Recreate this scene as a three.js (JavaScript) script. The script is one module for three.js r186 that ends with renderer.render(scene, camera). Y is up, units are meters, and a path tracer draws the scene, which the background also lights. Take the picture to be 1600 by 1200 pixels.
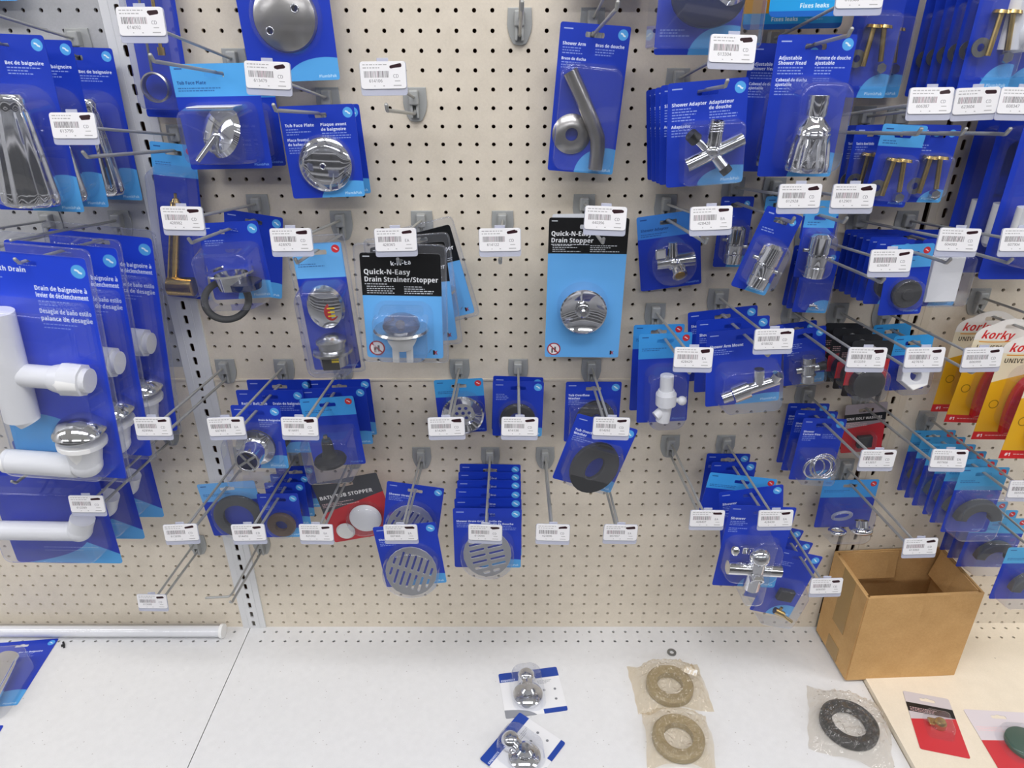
import * as THREE from 'three';
import { RoundedBoxGeometry } from 'three/addons/geometries/RoundedBoxGeometry.js';
import { mergeGeometries, toCreasedNormals } from 'three/addons/utils/BufferGeometryUtils.js';
import { RectAreaLightUniformsLib } from 'three/addons/lights/RectAreaLightUniformsLib.js';
import { Brush, Evaluator, SUBTRACTION } from 'three-bvh-csg';
import { ImprovedNoise } from 'three/addons/math/ImprovedNoise.js';

// ---------------------------------------------------------------- camera, light, exposure
// Everything is laid out in inches on the pegboard: x right from hole column 0, y up from hole row 0
// (rows run down one inch apart, the shelf lies at y = -45.5), z out from the board.
const I = 0.0254, SHELF = -45.5, SHELF_HEIGHT = 0.41;
const W = (x, y, z) => new THREE.Vector3(x * I, (y - SHELF) * I + SHELF_HEIGHT, z * I);
const scene = new THREE.Scene();
scene.background = new THREE.Color(0x202224);
const renderer = new THREE.WebGLRenderer({ antialias: true });
renderer.toneMapping = THREE.LinearToneMapping;
renderer.toneMappingExposure = 1.0;
renderer.shadowMap.enabled = true;
const camera = new THREE.PerspectiveCamera(58.15, 4 / 3, 0.02, 60);
camera.position.copy(W(-0.92, -1.64, 42.95));
camera.rotation.order = 'YXZ';
camera.rotation.x = -0.457877;
scene.add(camera);
RectAreaLightUniformsLib.init();
const CEILING = 2.95;
const LAMPS = [[-3.2, 1.15], [0, 1.15], [3.2, 1.15], [-3.2, 3.6], [0, 3.6], [3.2, 3.6]];
const LAMP_POWER = 12.3;

// ---------------------------------------------------------------- helpers
let seed = 7;
const rnd = () => ((seed = (seed * 16807) % 2147483647) / 2147483647);
const jit = (a) => (rnd() * 2 - 1) * a;
const D = Math.PI / 180;
const taken = {};
function numbered(name) { const n = taken[name] = (taken[name] ?? -1) + 1; return n ? `${name}_${String(n).padStart(3, '0')}` : name; }
// a mesh whose geometry is written in inches
const scaled = new WeakSet();
function M(name, geo, mat, parent, x = 0, y = 0, z = 0) {
  if (!scaled.has(geo)) { geo.scale(I, I, I); scaled.add(geo); }
  const m = new THREE.Mesh(geo, mat); m.name = name; m.position.set(x * I, y * I, z * I);
  m.castShadow = m.receiveShadow = true; if (parent) parent.add(m); return m;
}
function thing(name, label, category, group) {
  const o = new THREE.Group(); o.name = numbered(name); o.userData = { label, category };
  if (group) o.userData.group = group; scene.add(o); return o;
}
function structure(name) { const o = new THREE.Group(); o.name = name; o.userData = { kind: 'structure' }; scene.add(o); return o; }
function merge(list) {
  return mergeGeometries(list.map((g) => { const q = g.index ? g.toNonIndexed() : g.clone(); for (const k of Object.keys(q.attributes)) if (!['position', 'normal', 'uv'].includes(k)) q.deleteAttribute(k); return q; }));
}
const V2 = (x, y) => new THREE.Vector2(x, y), V3 = (x, y, z) => new THREE.Vector3(x, y, z);
const box = (w, h, d, x = 0, y = 0, z = 0, r = 0) => (r ? new RoundedBoxGeometry(w, h, d, 2, r) : new THREE.BoxGeometry(w, h, d)).translate(x, y, z);
// cylinder between two points
function rod(a, b, r1, r2 = r1, seg = 18, open = false) {
  const A = V3(...a), B = V3(...b), d = B.clone().sub(A), g = new THREE.CylinderGeometry(r2, r1, d.length(), seg, 1, open);
  g.applyQuaternion(new THREE.Quaternion().setFromUnitVectors(V3(0, 1, 0), d.clone().normalize()));
  const c = A.add(B).multiplyScalar(0.5); return g.translate(c.x, c.y, c.z);
}
function pipe(a, b, r, ri, deep = 0.6) {   // a rod with a bored end at b
  const A = V3(...a), B = V3(...b), d = B.clone().sub(A), L = d.length(), q = new THREE.Quaternion().setFromUnitVectors(V3(0, 1, 0), d.clone().normalize());
  const g = lathe([[0, 0], [r, 0], [r, L], [ri, L], [ri, L - Math.min(deep, L * 0.9)], [0, L - Math.min(deep, L * 0.9)]], 20); g.applyQuaternion(q); return g.translate(...a);
}
function drilled(geo, holes) {   // holes [x, y, radius] bored straight through along z
  const ev = new Evaluator(); ev.attributes = ['position', 'normal', 'uv']; let m = new Brush(geo); m.updateMatrixWorld();
  for (const [x, y, r] of holes) { const c = new Brush(new THREE.CylinderGeometry(r, r, 4, 20).rotateX(Math.PI / 2).translate(x, y, 0)); c.updateMatrixWorld(); m = ev.evaluate(m, c, SUBTRACTION); m.updateMatrixWorld(); }
  const g = m.geometry; g.clearGroups(); return g;
}
function fluted(p, n, amount, from, to) {   // lathe with soft vertical flutes between two heights
  const g = new THREE.LatheGeometry(p.map(([a, b]) => V2(a, b)), n * 8), q = g.attributes.position;
  for (let i = 0; i < q.count; i++) { const y = q.getY(i); if (y < from && y > to) { const f = 1 + amount * Math.cos(n * Math.atan2(q.getZ(i), q.getX(i))); q.setX(i, q.getX(i) * f); q.setZ(i, q.getZ(i) * f); } }
  g.computeVertexNormals(); return g;
}
const ball = (r, x, y, z, sx = 1, sy = 1, sz = 1) => new THREE.SphereGeometry(r, 20, 14).scale(sx, sy, sz).translate(x, y, z);
const ring = (R, r, x, y, z, rx = 0, ry = 0) => new THREE.TorusGeometry(R, r, 10, 36).rotateX(rx).rotateY(ry).translate(x, y, z);
// lathe about the y axis: profile given as [radius, height]
const lathe = (p, seg = 36) => toCreasedNormals(new THREE.LatheGeometry(p.map(([a, b]) => V2(a, b)), seg).toNonIndexed(), 0.6);
// lathe whose axis points out of the card
const dish = (p, x = 0, y = 0, z = 0, seg = 40) => lathe(p, seg).rotateX(Math.PI / 2).translate(x, y, z);
function tube(pts, r, seg = 40, rs = 12) { return new THREE.TubeGeometry(new THREE.CatmullRomCurve3(pts.map((p) => V3(...p)), false, 'catmullrom', 0.15), seg, r, rs, false); }
function wire(pts, r) {   // a bent wire with small fillets and closed ends
  return merge([tube(pts, r, pts.length * 10, 8), ball(r, ...pts[0]), ball(r, ...pts[pts.length - 1])]);
}
function rrect(w, h, r, x = 0, y = 0, P = THREE.Shape) {   // centred on x, y
  const s = new P(), a = x - w / 2, b = x + w / 2, c = y - h / 2, d = y + h / 2;
  s.moveTo(a + r, c); s.lineTo(b - r, c); s.quadraticCurveTo(b, c, b, c + r); s.lineTo(b, d - r); s.quadraticCurveTo(b, d, b - r, d);
  s.lineTo(a + r, d); s.quadraticCurveTo(a, d, a, d - r); s.lineTo(a, c + r); s.quadraticCurveTo(a, c, a + r, c); return s;
}
function plate(shape, t, bevel = 0, curve = 5) {
  return new THREE.ExtrudeGeometry(shape, { depth: t - 2 * bevel, bevelEnabled: bevel > 0, bevelSize: bevel, bevelThickness: bevel, bevelSegments: 2, curveSegments: curve }).translate(0, 0, bevel);
}
function euroSlot(y, w = 0.95, h = 0.26) {   // the hang slot with its raised middle
  const p = new THREE.Path(), a = w / 2, b = h / 2;
  p.moveTo(-a, y - b); p.lineTo(a, y - b); p.quadraticCurveTo(a + 0.08, y, a, y + b); p.lineTo(0.2, y + b); p.quadraticCurveTo(0, y + b + 0.16, -0.2, y + b); p.lineTo(-a, y + b); p.quadraticCurveTo(-a - 0.08, y, -a, y - b);
  return p;
}
const HOLE_TOP = 0.31;   // from a card's top edge to the spot that rests on the wire
function cardGeo(w, h, r = 0.15, slot = true, t = 0.025) {   // origin at the middle of the top edge, front at z = 0
  const s = rrect(w, h, r, 0, -h / 2); if (slot) s.holes.push(euroSlot(-0.52, Math.min(0.95, w * 0.35)));
  const g = plate(s, t, 0, 6).translate(0, 0, -t), p = g.attributes.position, uv = g.attributes.uv;
  for (let i = 0; i < p.count; i++) uv.setXY(i, (p.getX(i) + w / 2) / w, 1 + p.getY(i) / h);
  return g;
}
// clear vacuum-formed bubble: rounded outline at the base, smaller at the front, open at the back
function bubble(w, h, d, r, x, y, taper = 0.86, n = 8) {
  const out = [], rows = [[1, 0, 0], [1 - (1 - taper) * 0.8, 0.88, 1], [taper, 0.97, 1], [taper * 0.93, 1, 1], [0.0001, 1, 1]];
  const outline = (s) => { const q = []; const ww = w * s / 2, hh = h * s / 2, rr = Math.min(r * s, ww, hh);
    for (let k = 0; k < 4; k++) for (let i = 0; i <= n; i++) { const a = (k + i / n) * Math.PI / 2, cx = [1, -1, -1, 1][k] * (ww - rr), cy = [1, 1, -1, -1][k] * (hh - rr); q.push([cx + rr * Math.cos(a), cy + rr * Math.sin(a)]); } return q; };
  const pos = [], idx = [], N = 4 * (n + 1);
  for (const [s, f] of rows) for (const [a, b] of outline(s)) pos.push(a + x, b + y, d * f);
  for (let k = 0; k < rows.length - 1; k++) for (let i = 0; i < N; i++) { const a = k * N + i, b = k * N + (i + 1) % N; idx.push(a, b, a + N, b, b + N, a + N); }
  const g = new THREE.BufferGeometry(); g.setAttribute('position', new THREE.Float32BufferAttribute(pos, 3)); g.setIndex(idx);
  g.setAttribute('uv', new THREE.Float32BufferAttribute(new Float32Array(pos.length / 3 * 2), 2)); g.computeVertexNormals(); return g;
}
// a thin clear sheet with a rim, such as the flange of a clamshell
function rim(w, h, r, y) { const s = rrect(w + 0.25, h + 0.4, r, 0, y + 0.12); s.holes.push(rrect(w - 0.3, h - 0.3, 0.15, 0, y, THREE.Path)); return merge([plate(s, 0.05, 0.015), tube4(rrect(w + 0.2, h + 0.35, r, 0, y + 0.12).getPoints(5).map((p) => [p.x, p.y, 0.03]), 0.04)]); }
function tube4(pts, r) { return new THREE.TubeGeometry(new THREE.CatmullRomCurve3(pts.slice(0, -1).map((p) => V3(...p)), true, 'catmullrom', 0.05), 90, r, 5, true); }

// ---------------------------------------------------------------- materials
const std = (c, roughness = 0.6, metalness = 0, o = {}) => new THREE.MeshStandardMaterial({ color: c, roughness, metalness, ...o });
const noise = new ImprovedNoise();
function paintTexture(base, amount, size = 256, spots = 0, spotColor = [110, 100, 90]) {   // fine mottle of a painted board
  const d = new Uint8Array(size * size * 4);
  for (let y = 0; y < size; y++) for (let x = 0; x < size; x++) {
    const n = noise.noise(x / 3, y / 3, 1.5) * 0.6 + noise.noise(x / 23, y / 23, 7.5) + jit(0.5), i = (y * size + x) * 4;
    for (let k = 0; k < 3; k++) d[i + k] = Math.max(0, Math.min(255, base[k] + n * amount));
    d[i + 3] = 255;
  }
  for (let s = 0; s < spots; s++) { const cx = rnd() * size, cy = rnd() * size, r = 0.6 + rnd() * 1.6, a = 0.15 + rnd() * 0.45;
    for (let y = -3; y <= 3; y++) for (let x = -3; x <= 3; x++) if (x * x + y * y < r * r) { const i = (((cy + y + size) % size | 0) * size + ((cx + x + size) % size | 0)) * 4; for (let k = 0; k < 3; k++) d[i + k] = d[i + k] * (1 - a) + spotColor[k] * a; } }
  const t = new THREE.DataTexture(d, size, size); t.colorSpace = THREE.SRGBColorSpace; t.magFilter = THREE.LinearFilter; t.wrapS = t.wrapT = THREE.RepeatWrapping; t.needsUpdate = true; return t;
}
const BOARD = std(0xffffff, 0.55, 0, { map: paintTexture([222, 212, 194], 5) });
const BOARD_GREY = std(0xffffff, 0.55, 0, { map: paintTexture([177, 178, 179], 5) });
const SHELF_WHITE = std(0xffffff, 0.42, 0, { map: paintTexture([222, 222, 221], 3, 512, 60) });
const SHELF_BEIGE = std(0xffffff, 0.45, 0, { map: paintTexture([231, 220, 199], 4, 256, 8) });
const UPRIGHT_WHITE = std(0xdcdddd, 0.45), UPRIGHT_BEIGE = std(0xd8cdb8, 0.5);
const BACKING = std(0x7a5840, 0.9);   // raw hardboard
const HOOK = std(0xb0b1ae, 0.4, 0.45), BRACKET = std(0xa6a8a6, 0.45, 0.1);
const CHROME = std(0xe2e3e5, 0.06, 1), BRUSHED = std(0xe4e4e4, 0.38, 1), NICKEL = std(0xb9b6b0, 0.28, 1), BRASS = std(0xc8ab68, 0.24, 1), GOLD = std(0xdcbc78, 0.2, 1);
const DULL = std(0x8a8c8c, 0.35, 0.8), STEEL = std(0xc8c9ca, 0.22, 1);
const WHITE = std(0xf2f2f0, 0.3), OFFWHITE = std(0xdcdcd8, 0.55), BLACK = std(0x17181a, 0.5), RUBBER = std(0x2b2c2e, 0.65), GREYRUB = std(0x4a4c4e, 0.7);
const BROWN = std(0x5a4638, 0.7), RED = std(0xb5101c, 0.35), NAVY = std(0x10204e, 0.25), GREEN = std(0x0f4a36, 0.45), YELLOW = std(0xf0d21c, 0.5), PAPER = std(0xf4f4f2, 0.8);
const CLEAR = new THREE.MeshPhysicalMaterial({ color: 0xf7f8fb, transmission: 0.965, roughness: 0.03, ior: 1.5, thickness: 0 });
const FROST = new THREE.MeshPhysicalMaterial({ color: 0xe9edf2, transmission: 0.75, roughness: 0.35, ior: 1.42, thickness: 0 });
const HOLDER = new THREE.MeshPhysicalMaterial({ color: 0xd9dcea, transmission: 0.45, roughness: 0.25, thickness: 0 });
const SMOKE = new THREE.MeshPhysicalMaterial({ color: 0xb4b8c8, transmission: 0.82, roughness: 0.08, ior: 1.5, thickness: 0 });
const BAG = new THREE.MeshPhysicalMaterial({ color: 0xf6f3ee, transmission: 0.95, roughness: 0.06, thickness: 0, side: THREE.DoubleSide });

// ---------------------------------------------------------------- print
const BLUE = '#193ab6', SKY = '#57a9e8', WHT = '#eef2fb';
function canvasMat(w, h, draw, ppi = 64, rough = 0.38) {
  const c = document.createElement('canvas'); c.width = Math.max(16, Math.round(w * ppi)); c.height = Math.max(16, Math.round(h * ppi));
  const x = c.getContext('2d'); x.scale(c.width / w, c.height / h); draw(x, w, h);
  const t = new THREE.CanvasTexture(c); t.colorSpace = THREE.SRGBColorSpace; t.magFilter = THREE.LinearFilter;
  return std(0xffffff, rough, 0, { map: t });
}
function text(x, s, px, py, size, color = WHT, font = 'bold', align = 'left', squeeze = 0) {
  x.save(); x.fillStyle = color; x.textAlign = align; x.translate(px, py); x.scale(size / 40, size / 40); x.font = `${font} 40px sans-serif`;
  if (squeeze) { const m = x.measureText(s).width; if (m * size / 40 > squeeze) x.scale(squeeze / (m * size / 40), 1); }
  x.fillText(s, 0, 0); x.restore();
}
function fine(x, px, py, w, n, step = 0.13, color = 'rgba(225,232,250,.62)') {   // lines of print too small to read
  x.fillStyle = color; for (let i = 0; i < n; i++) { let q = px; const end = px + w * (0.45 + rnd() * 0.55); while (q < end) { const l = 0.06 + rnd() * 0.14; x.fillRect(q, py + i * step, Math.min(l, end - q), 0.05); q += l + 0.035; } }
}
function dot(x, cx, cy, r, color, mark = true) { x.fillStyle = color; x.beginPath(); x.arc(cx, cy, r, 0, 7); x.fill(); if (mark) { x.strokeStyle = 'rgba(255,255,255,.85)'; x.lineWidth = r * 0.28; x.beginPath(); x.moveTo(cx - r * 0.5, cy - r * 0.25); x.quadraticCurveTo(cx, cy - r * 0.25, cx + r * 0.1, cy + r * 0.1); x.lineTo(cx + r * 0.5, cy + r * 0.25); x.stroke(); } }
function swoosh(x, w, h, k = 0.42) { x.fillStyle = SKY; x.beginPath(); x.ellipse(w * 0.86, h + 0.1, w * 0.46, Math.max(0.5, h * k * 0.48), 0, 0, 7); x.fill(); }
function base(x, w, h, c) { x.fillStyle = c; x.fillRect(0, 0, w, h); }
const blueCard = (l = [], r = [], o = {}) => (x, w, h) => {
  base(x, w, h, BLUE); if (o.sw !== 0) swoosh(x, w, h, o.sw); dot(x, w - 0.38, 0.42, Math.min(0.27, w * 0.09), SKY);
  x.fillStyle = 'rgba(230,236,250,.7)'; x.fillRect(0.2, 0.26, Math.min(0.5, w * 0.15), 0.06);
  const s = o.s ?? Math.min(0.23, w * 0.057); let y = o.y ?? 1.08;
  for (const q of l) { text(x, q, 0.2, y, s, WHT, 'bold', 'left', w * 0.44); y += s * 1.05; } fine(x, 0.22, y - s * 0.6, w * 0.36, o.n ?? 3); y += (o.n ?? 3) * 0.13 + s * 0.5;
  for (const q of o.es ?? []) { text(x, q, 0.2, y, s * 0.85, WHT, 'bold', 'left', w * 0.44); y += s; } if (o.es) fine(x, 0.22, y - s * 0.6, w * 0.3, 3);
  y = o.y ?? 1.08; for (const q of r) { text(x, q, w * 0.52, y, s, WHT, 'bold', 'left', w * 0.45); y += s * 1.05; } if (r.length) fine(x, w * 0.53, y - s * 0.6, w * 0.4, 3);
  if (o.sw !== 0) text(x, 'PlumbPak', w - 0.15, h - 0.14, 0.2, '#bfe0fb', 'bold', 'right');
};
const headCard = (l = [], o = {}) => (x, w, h) => {
  const k = h * (o.k ?? 0.3); base(x, w, h, BLUE); x.fillStyle = o.sky ?? '#54a9ea'; x.fillRect(0, 0, w, k); if (o.dot !== 0) dot(x, w - 0.36, 0.36, Math.min(0.22, w * 0.08), '#d23038');
  x.fillStyle = 'rgba(20,40,110,.7)'; x.fillRect(0.2, 0.2, 0.4, 0.06);
  let y = Math.max(0.95, k * 0.62); const s = Math.min(0.22, w * 0.06); for (const q of l) { text(x, q, 0.2, y, s, '#14367c', 'bold', 'left', w * 0.6); y += s * 1.1; } fine(x, 0.2, Math.min(y - 0.08, k - 0.3), w * 0.55, 2, 0.12, 'rgba(20,50,120,.55)');
  text(x, 'PlumbPak', w - 0.15, h - 0.16, 0.17, '#7fa8e8', 'bold', 'right');
};
const quickCard = (l2, k) => (x, w, h) => {
  base(x, w, h, '#64acea'); x.fillStyle = '#101113'; x.fillRect(0, 0, w, h * k); x.fillStyle = '#cfd4da'; x.fillRect(0.15, 0.16, 0.35, 0.06);
  const s = 0.37; text(x, 'Quick-N-Easy', 0.14, h * k * 0.5, s, '#f4f6f8', 'bold', 'left', w * 0.6); text(x, l2, 0.14, h * k * 0.5 + s * 1.05, s, '#f4f6f8', 'bold', 'left', w - 0.3);
  fine(x, 0.16, h * k * 0.5 + s * 1.3, w * 0.5, 1, 0.1, '#d8dce2'); fine(x, 0.25, h * k - 0.5, w * 0.36, 4, 0.115, '#cdd2d8'); fine(x, w * 0.53, h * k - 0.5, w * 0.38, 4, 0.115, '#cdd2d8');
  x.strokeStyle = '#a3222c'; x.lineWidth = 0.07; x.fillStyle = '#e8e4e6'; x.beginPath(); x.arc(0.55, h - 0.55, 0.38, 0, 7); x.fill(); x.stroke(); x.fillStyle = '#555'; x.fillRect(0.4, h - 0.6, 0.1, 0.3); x.fillRect(0.58, h - 0.7, 0.1, 0.36); x.beginPath(); x.moveTo(0.3, h - 0.8); x.lineTo(0.82, h - 0.28); x.stroke();
  text(x, 'K', w - 0.5, h - 0.22, 0.3, '#b02028', 'bold'); x.fillStyle = '#16171a'; x.fillRect(w - 0.55, h - 0.46, 0.09, 0.25);
};
const redCard = (l, o = {}) => (x, w, h) => {
  base(x, w, h, o.top ?? '#2a2c30'); x.fillStyle = '#c9343c'; x.beginPath(); x.moveTo(0, h * 0.5); x.lineTo(w, h * (o.cut ?? 0.34)); x.lineTo(w, h); x.lineTo(0, h); x.fill();
  if (o.foot) { x.fillStyle = '#1a1416'; x.fillRect(0, h * 0.8, w, h * 0.2); }
  if (o.band) { x.fillStyle = '#1b1b1d'; x.fillRect(0, h * 0.2, w, h * 0.16); }
  let y = o.y ?? h * 0.3; for (const q of l) { text(x, q, 0.14, y, o.s ?? 0.3, '#f4f2f0', 'bold', 'left', w * 0.86); y += (o.s ?? 0.3) * 1.1; } fine(x, 0.16, y - 0.1, w * 0.6, 3, 0.13, '#f0c8c8');
};

// ---------------------------------------------------------------- the setting
function cells(x0, nx, y0, ny, hole, depth, sx = 1, sy = 1) {   // a perforated board: nx by ny cells around real holes; (x0, y0) is the first hole, rows run down
  const pos = [], nor = [], uv = [];
  const tri = (a, b, c, n) => { for (const p of [a, b, c]) { pos.push(...p); nor.push(...n(p)); uv.push(p[0] * I * 4, p[1] * I * 4); } };
  const N = hole.length, F = () => [0, 0, 1];
  const edge = hole.map(([hx, hy]) => { const m = Math.max(Math.abs(hx) / (sx / 2), Math.abs(hy) / (sy / 2)); return [hx / m, hy / m]; });
  for (let j = 0; j < ny; j++) for (let i = 0; i < nx; i++) {
    const cx = x0 + i * sx, cy = y0 - j * sy, P = (q, z = 0) => [cx + q[0], cy + q[1], z];
    for (let k = 0; k < N; k++) {
      const a = hole[k], b = hole[(k + 1) % N], c = edge[k], d = edge[(k + 1) % N];
      tri(P(a), P(c), P(d), F); tri(P(a), P(d), P(b), F);
      if (Math.abs(c[0] - d[0]) > 1e-6 && Math.abs(c[1] - d[1]) > 1e-6) { const e = Math.abs(Math.abs(c[0]) - sx / 2) < 1e-6 ? [c[0], d[1]] : [d[0], c[1]]; tri(P(c), P(e), P(d), F); }
      const n = (p) => { const l = Math.hypot(p[0] - cx, p[1] - cy); return [-(p[0] - cx) / l, -(p[1] - cy) / l, 0]; };
      tri(P(a), P(b), P(b, -depth), n); tri(P(a), P(b, -depth), P(a, -depth), n);
    }
  }
  const g = new THREE.BufferGeometry();
  g.setAttribute('position', new THREE.Float32BufferAttribute(pos, 3)); g.setAttribute('normal', new THREE.Float32BufferAttribute(nor, 3)); g.setAttribute('uv', new THREE.Float32BufferAttribute(uv, 2)); return g;
}
const round = Array.from({ length: 12 }, (_, k) => [0.118 * Math.cos((k + 0.5) * Math.PI / 6), 0.118 * Math.sin((k + 0.5) * Math.PI / 6)]);
const slotHole = [[0.13, -0.24], [0.13, -0.12], [0.13, 0], [0.13, 0.12], [0.13, 0.24], [0.08, 0.3], [-0.08, 0.3], [-0.13, 0.24], [-0.13, 0.12], [-0.13, 0], [-0.13, -0.12], [-0.13, -0.24], [-0.08, -0.3], [0.08, -0.3]];
function flat(g, s = 4) { const p = g.attributes.position, n = g.attributes.normal, u = g.attributes.uv; for (let i = 0; i < p.count; i++) { const ax = Math.abs(n.getX(i)), ay = Math.abs(n.getY(i)); u.setXY(i, (ax > 0.7 ? p.getZ(i) : p.getX(i)) * I * s, (ay > 0.7 ? p.getZ(i) : p.getY(i)) * I * s); } return g; }

const wall = structure('wall_back'); wall.position.copy(W(0, 0, 0));
const TOP = 9;
for (const [x0, nx, matU] of [[-61.7, 39, BOARD_GREY], [-21, 46, BOARD], [27, 34, BOARD]]) {
  M('pegboard_panel', cells(x0, nx, TOP, 31, round, 0.22), matU, wall);            // rows +9 .. -21
  M('pegboard_panel', cells(x0, nx, -23, 23, round, 0.22), BOARD, wall);           // rows -23 .. -45
  M('joint_rail', flat(box(nx, 1.0, 0.2, x0 + nx / 2 - 0.5, -22.0, -0.11)), BOARD, wall);
  M('joint_lip', flat(box(nx, 0.12, 0.1, x0 + nx / 2 - 0.5, -22.46, 0.03)), BOARD, wall);
}
M('back_sheet', box(130, 58, 0.3, 0, -17, -2.2), BACKING, wall);
for (const [x, m] of [[-22.45, UPRIGHT_WHITE], [25.72, UPRIGHT_BEIGE]]) {
  M('upright', merge([cells(x, 1, TOP, 55, slotHole, 0.12, 0.9, 1).translate(0, 0, 0.16), box(0.48, 55, 0.2, x - 0.71, -18, 0.05, 0.03), box(0.48, 55, 0.2, x + 0.71, -18, 0.05, 0.03), box(0.05, 55, 0.1, x - 0.46, -18, 0.13), box(0.05, 55, 0.1, x + 0.46, -18, 0.13)]), m, wall);
}
function shelf(label, x0, x1, y, mat, nHoles, firstHole) {
  const s = structure(label); s.position.copy(W(0, y, 0)); const w = x1 - x0, cx = (x0 + x1) / 2;
  const holes = cells(firstHole, nHoles, -0.55, 2, round, 0.12).rotateX(-Math.PI / 2);
  const hx0 = firstHole - 0.5, hx1 = firstHole + nHoles - 0.5;
  const parts = [holes, box(w, 0.12, 14.4, cx, -0.06, 9.25), box(w, 0.12, 0.05, cx, -0.06, 0.025), box(hx0 - x0, 0.12, 2, (hx0 + x0) / 2, -0.06, 1.05), box(x1 - hx1, 0.12, 2, (x1 + hx1) / 2, -0.06, 1.05), box(w, 1.3, 0.12, cx, -0.65, 16.4), box(0.1, 1.1, 16.4, x0 + 0.05, -0.6, 8.2), box(0.1, 1.1, 16.4, x1 - 0.05, -0.6, 8.2)];
  for (const g of parts.slice(1)) flat(g);
  M('shelf_deck', merge(parts), mat, s); M('shelf_underside', flat(box(w, 0.05, 16.2, cx, -1.25, 8.2)), mat, s); return s;
}
shelf('floor_shelf_left', -62, -22.86, SHELF, SHELF_WHITE, 38, -61);
shelf('floor_shelf_middle', -22.8, 25.98, SHELF, SHELF_WHITE, 47, -21.5);
shelf('floor_shelf_right', 26.06, 62, SHELF + 0.42, SHELF_BEIGE, 34, 27);
{ // the shop around the aisle
  const shell = (name, w, h, d, x, y, z, m) => { const o = new THREE.Mesh(new THREE.BoxGeometry(w, h, d), m); o.name = name; o.userData = { kind: 'structure' }; o.position.set(x, y, z); o.castShadow = o.receiveShadow = true; scene.add(o); };
  shell('floor', 9, 0.1, 5.2, 0, -0.05, 2.4, std(0x8f8f8e, 0.35)); shell('ceiling', 9, 0.1, 5.2, 0, CEILING + 0.05, 2.4, std(0xe6e6e2, 0.8));
  shell('wall_left', 0.1, CEILING, 5.2, -4.45, CEILING / 2, 2.4, std(0xb8b8b8, 0.8)); shell('wall_right', 0.1, CEILING, 5.2, 4.45, CEILING / 2, 2.4, std(0xb8b8b8, 0.8));
  shell('wall_front', 9, CEILING, 0.1, 0, CEILING / 2, 4.9, std(0x8b8c8e, 0.8)); shell('wall_back_upper', 9, CEILING, 0.1, 0, CEILING / 2, -0.14, std(0xc9c4b8, 0.8));
  const o = structure('shelving_opposite'); o.position.set(0, 0, 2.5); const part = (name, w, h, d, x, y, z, m) => { const q = new THREE.Mesh(new THREE.BoxGeometry(w, h, d), m); q.name = name; q.position.set(x, y, z); q.castShadow = q.receiveShadow = true; o.add(q); };
  part('back_panel', 8.6, 1.7, 0.04, 0, 0.85, 0.5, std(0x54565a, 0.7)); for (let k = 0; k < 5; k++) part('shelf_deck', 8.6, 0.04, 0.42, 0, 0.12 + k * 0.36, 0.28, std(0xdadada, 0.5)); for (let k = 0; k < 8; k++) part('upright', 0.05, 1.7, 0.08, -4.2 + k * 1.2, 0.85, 0.45, std(0x303236, 0.6));
  const lampMat = std(0xffffff, 0.5, 0, { emissive: 0xffffff, emissiveIntensity: 4 }), white = std(0xf0f0ee, 0.5);
  LAMPS.forEach(([x, z], i) => {
    const o = thing('ceiling_lamp', `long white fluorescent ceiling light, ${['left', 'middle', 'right'][i % 3]} one of the ${i < 3 ? 'row nearest the pegboard' : 'row further from the pegboard'}`, 'ceiling light', 'fluorescent ceiling lights');
    o.position.set(x, CEILING, z);
    const h = new THREE.Mesh(new THREE.BoxGeometry(2.3, 0.07, 0.42), white); h.name = 'housing'; h.position.y = -0.035; o.add(h);
    const g = new THREE.Mesh(new THREE.BoxGeometry(2.2, 0.012, 0.36), lampMat); g.name = 'diffuser_lamp'; g.position.y = -0.077; o.add(g);
    const L = new THREE.RectAreaLight(0xfbfaff, LAMP_POWER, 2.2, 0.36); L.position.set(0, -0.09, 0); L.rotation.x = -Math.PI / 2; o.add(L); L.name = 'lamp_light';
  });
}

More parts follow.
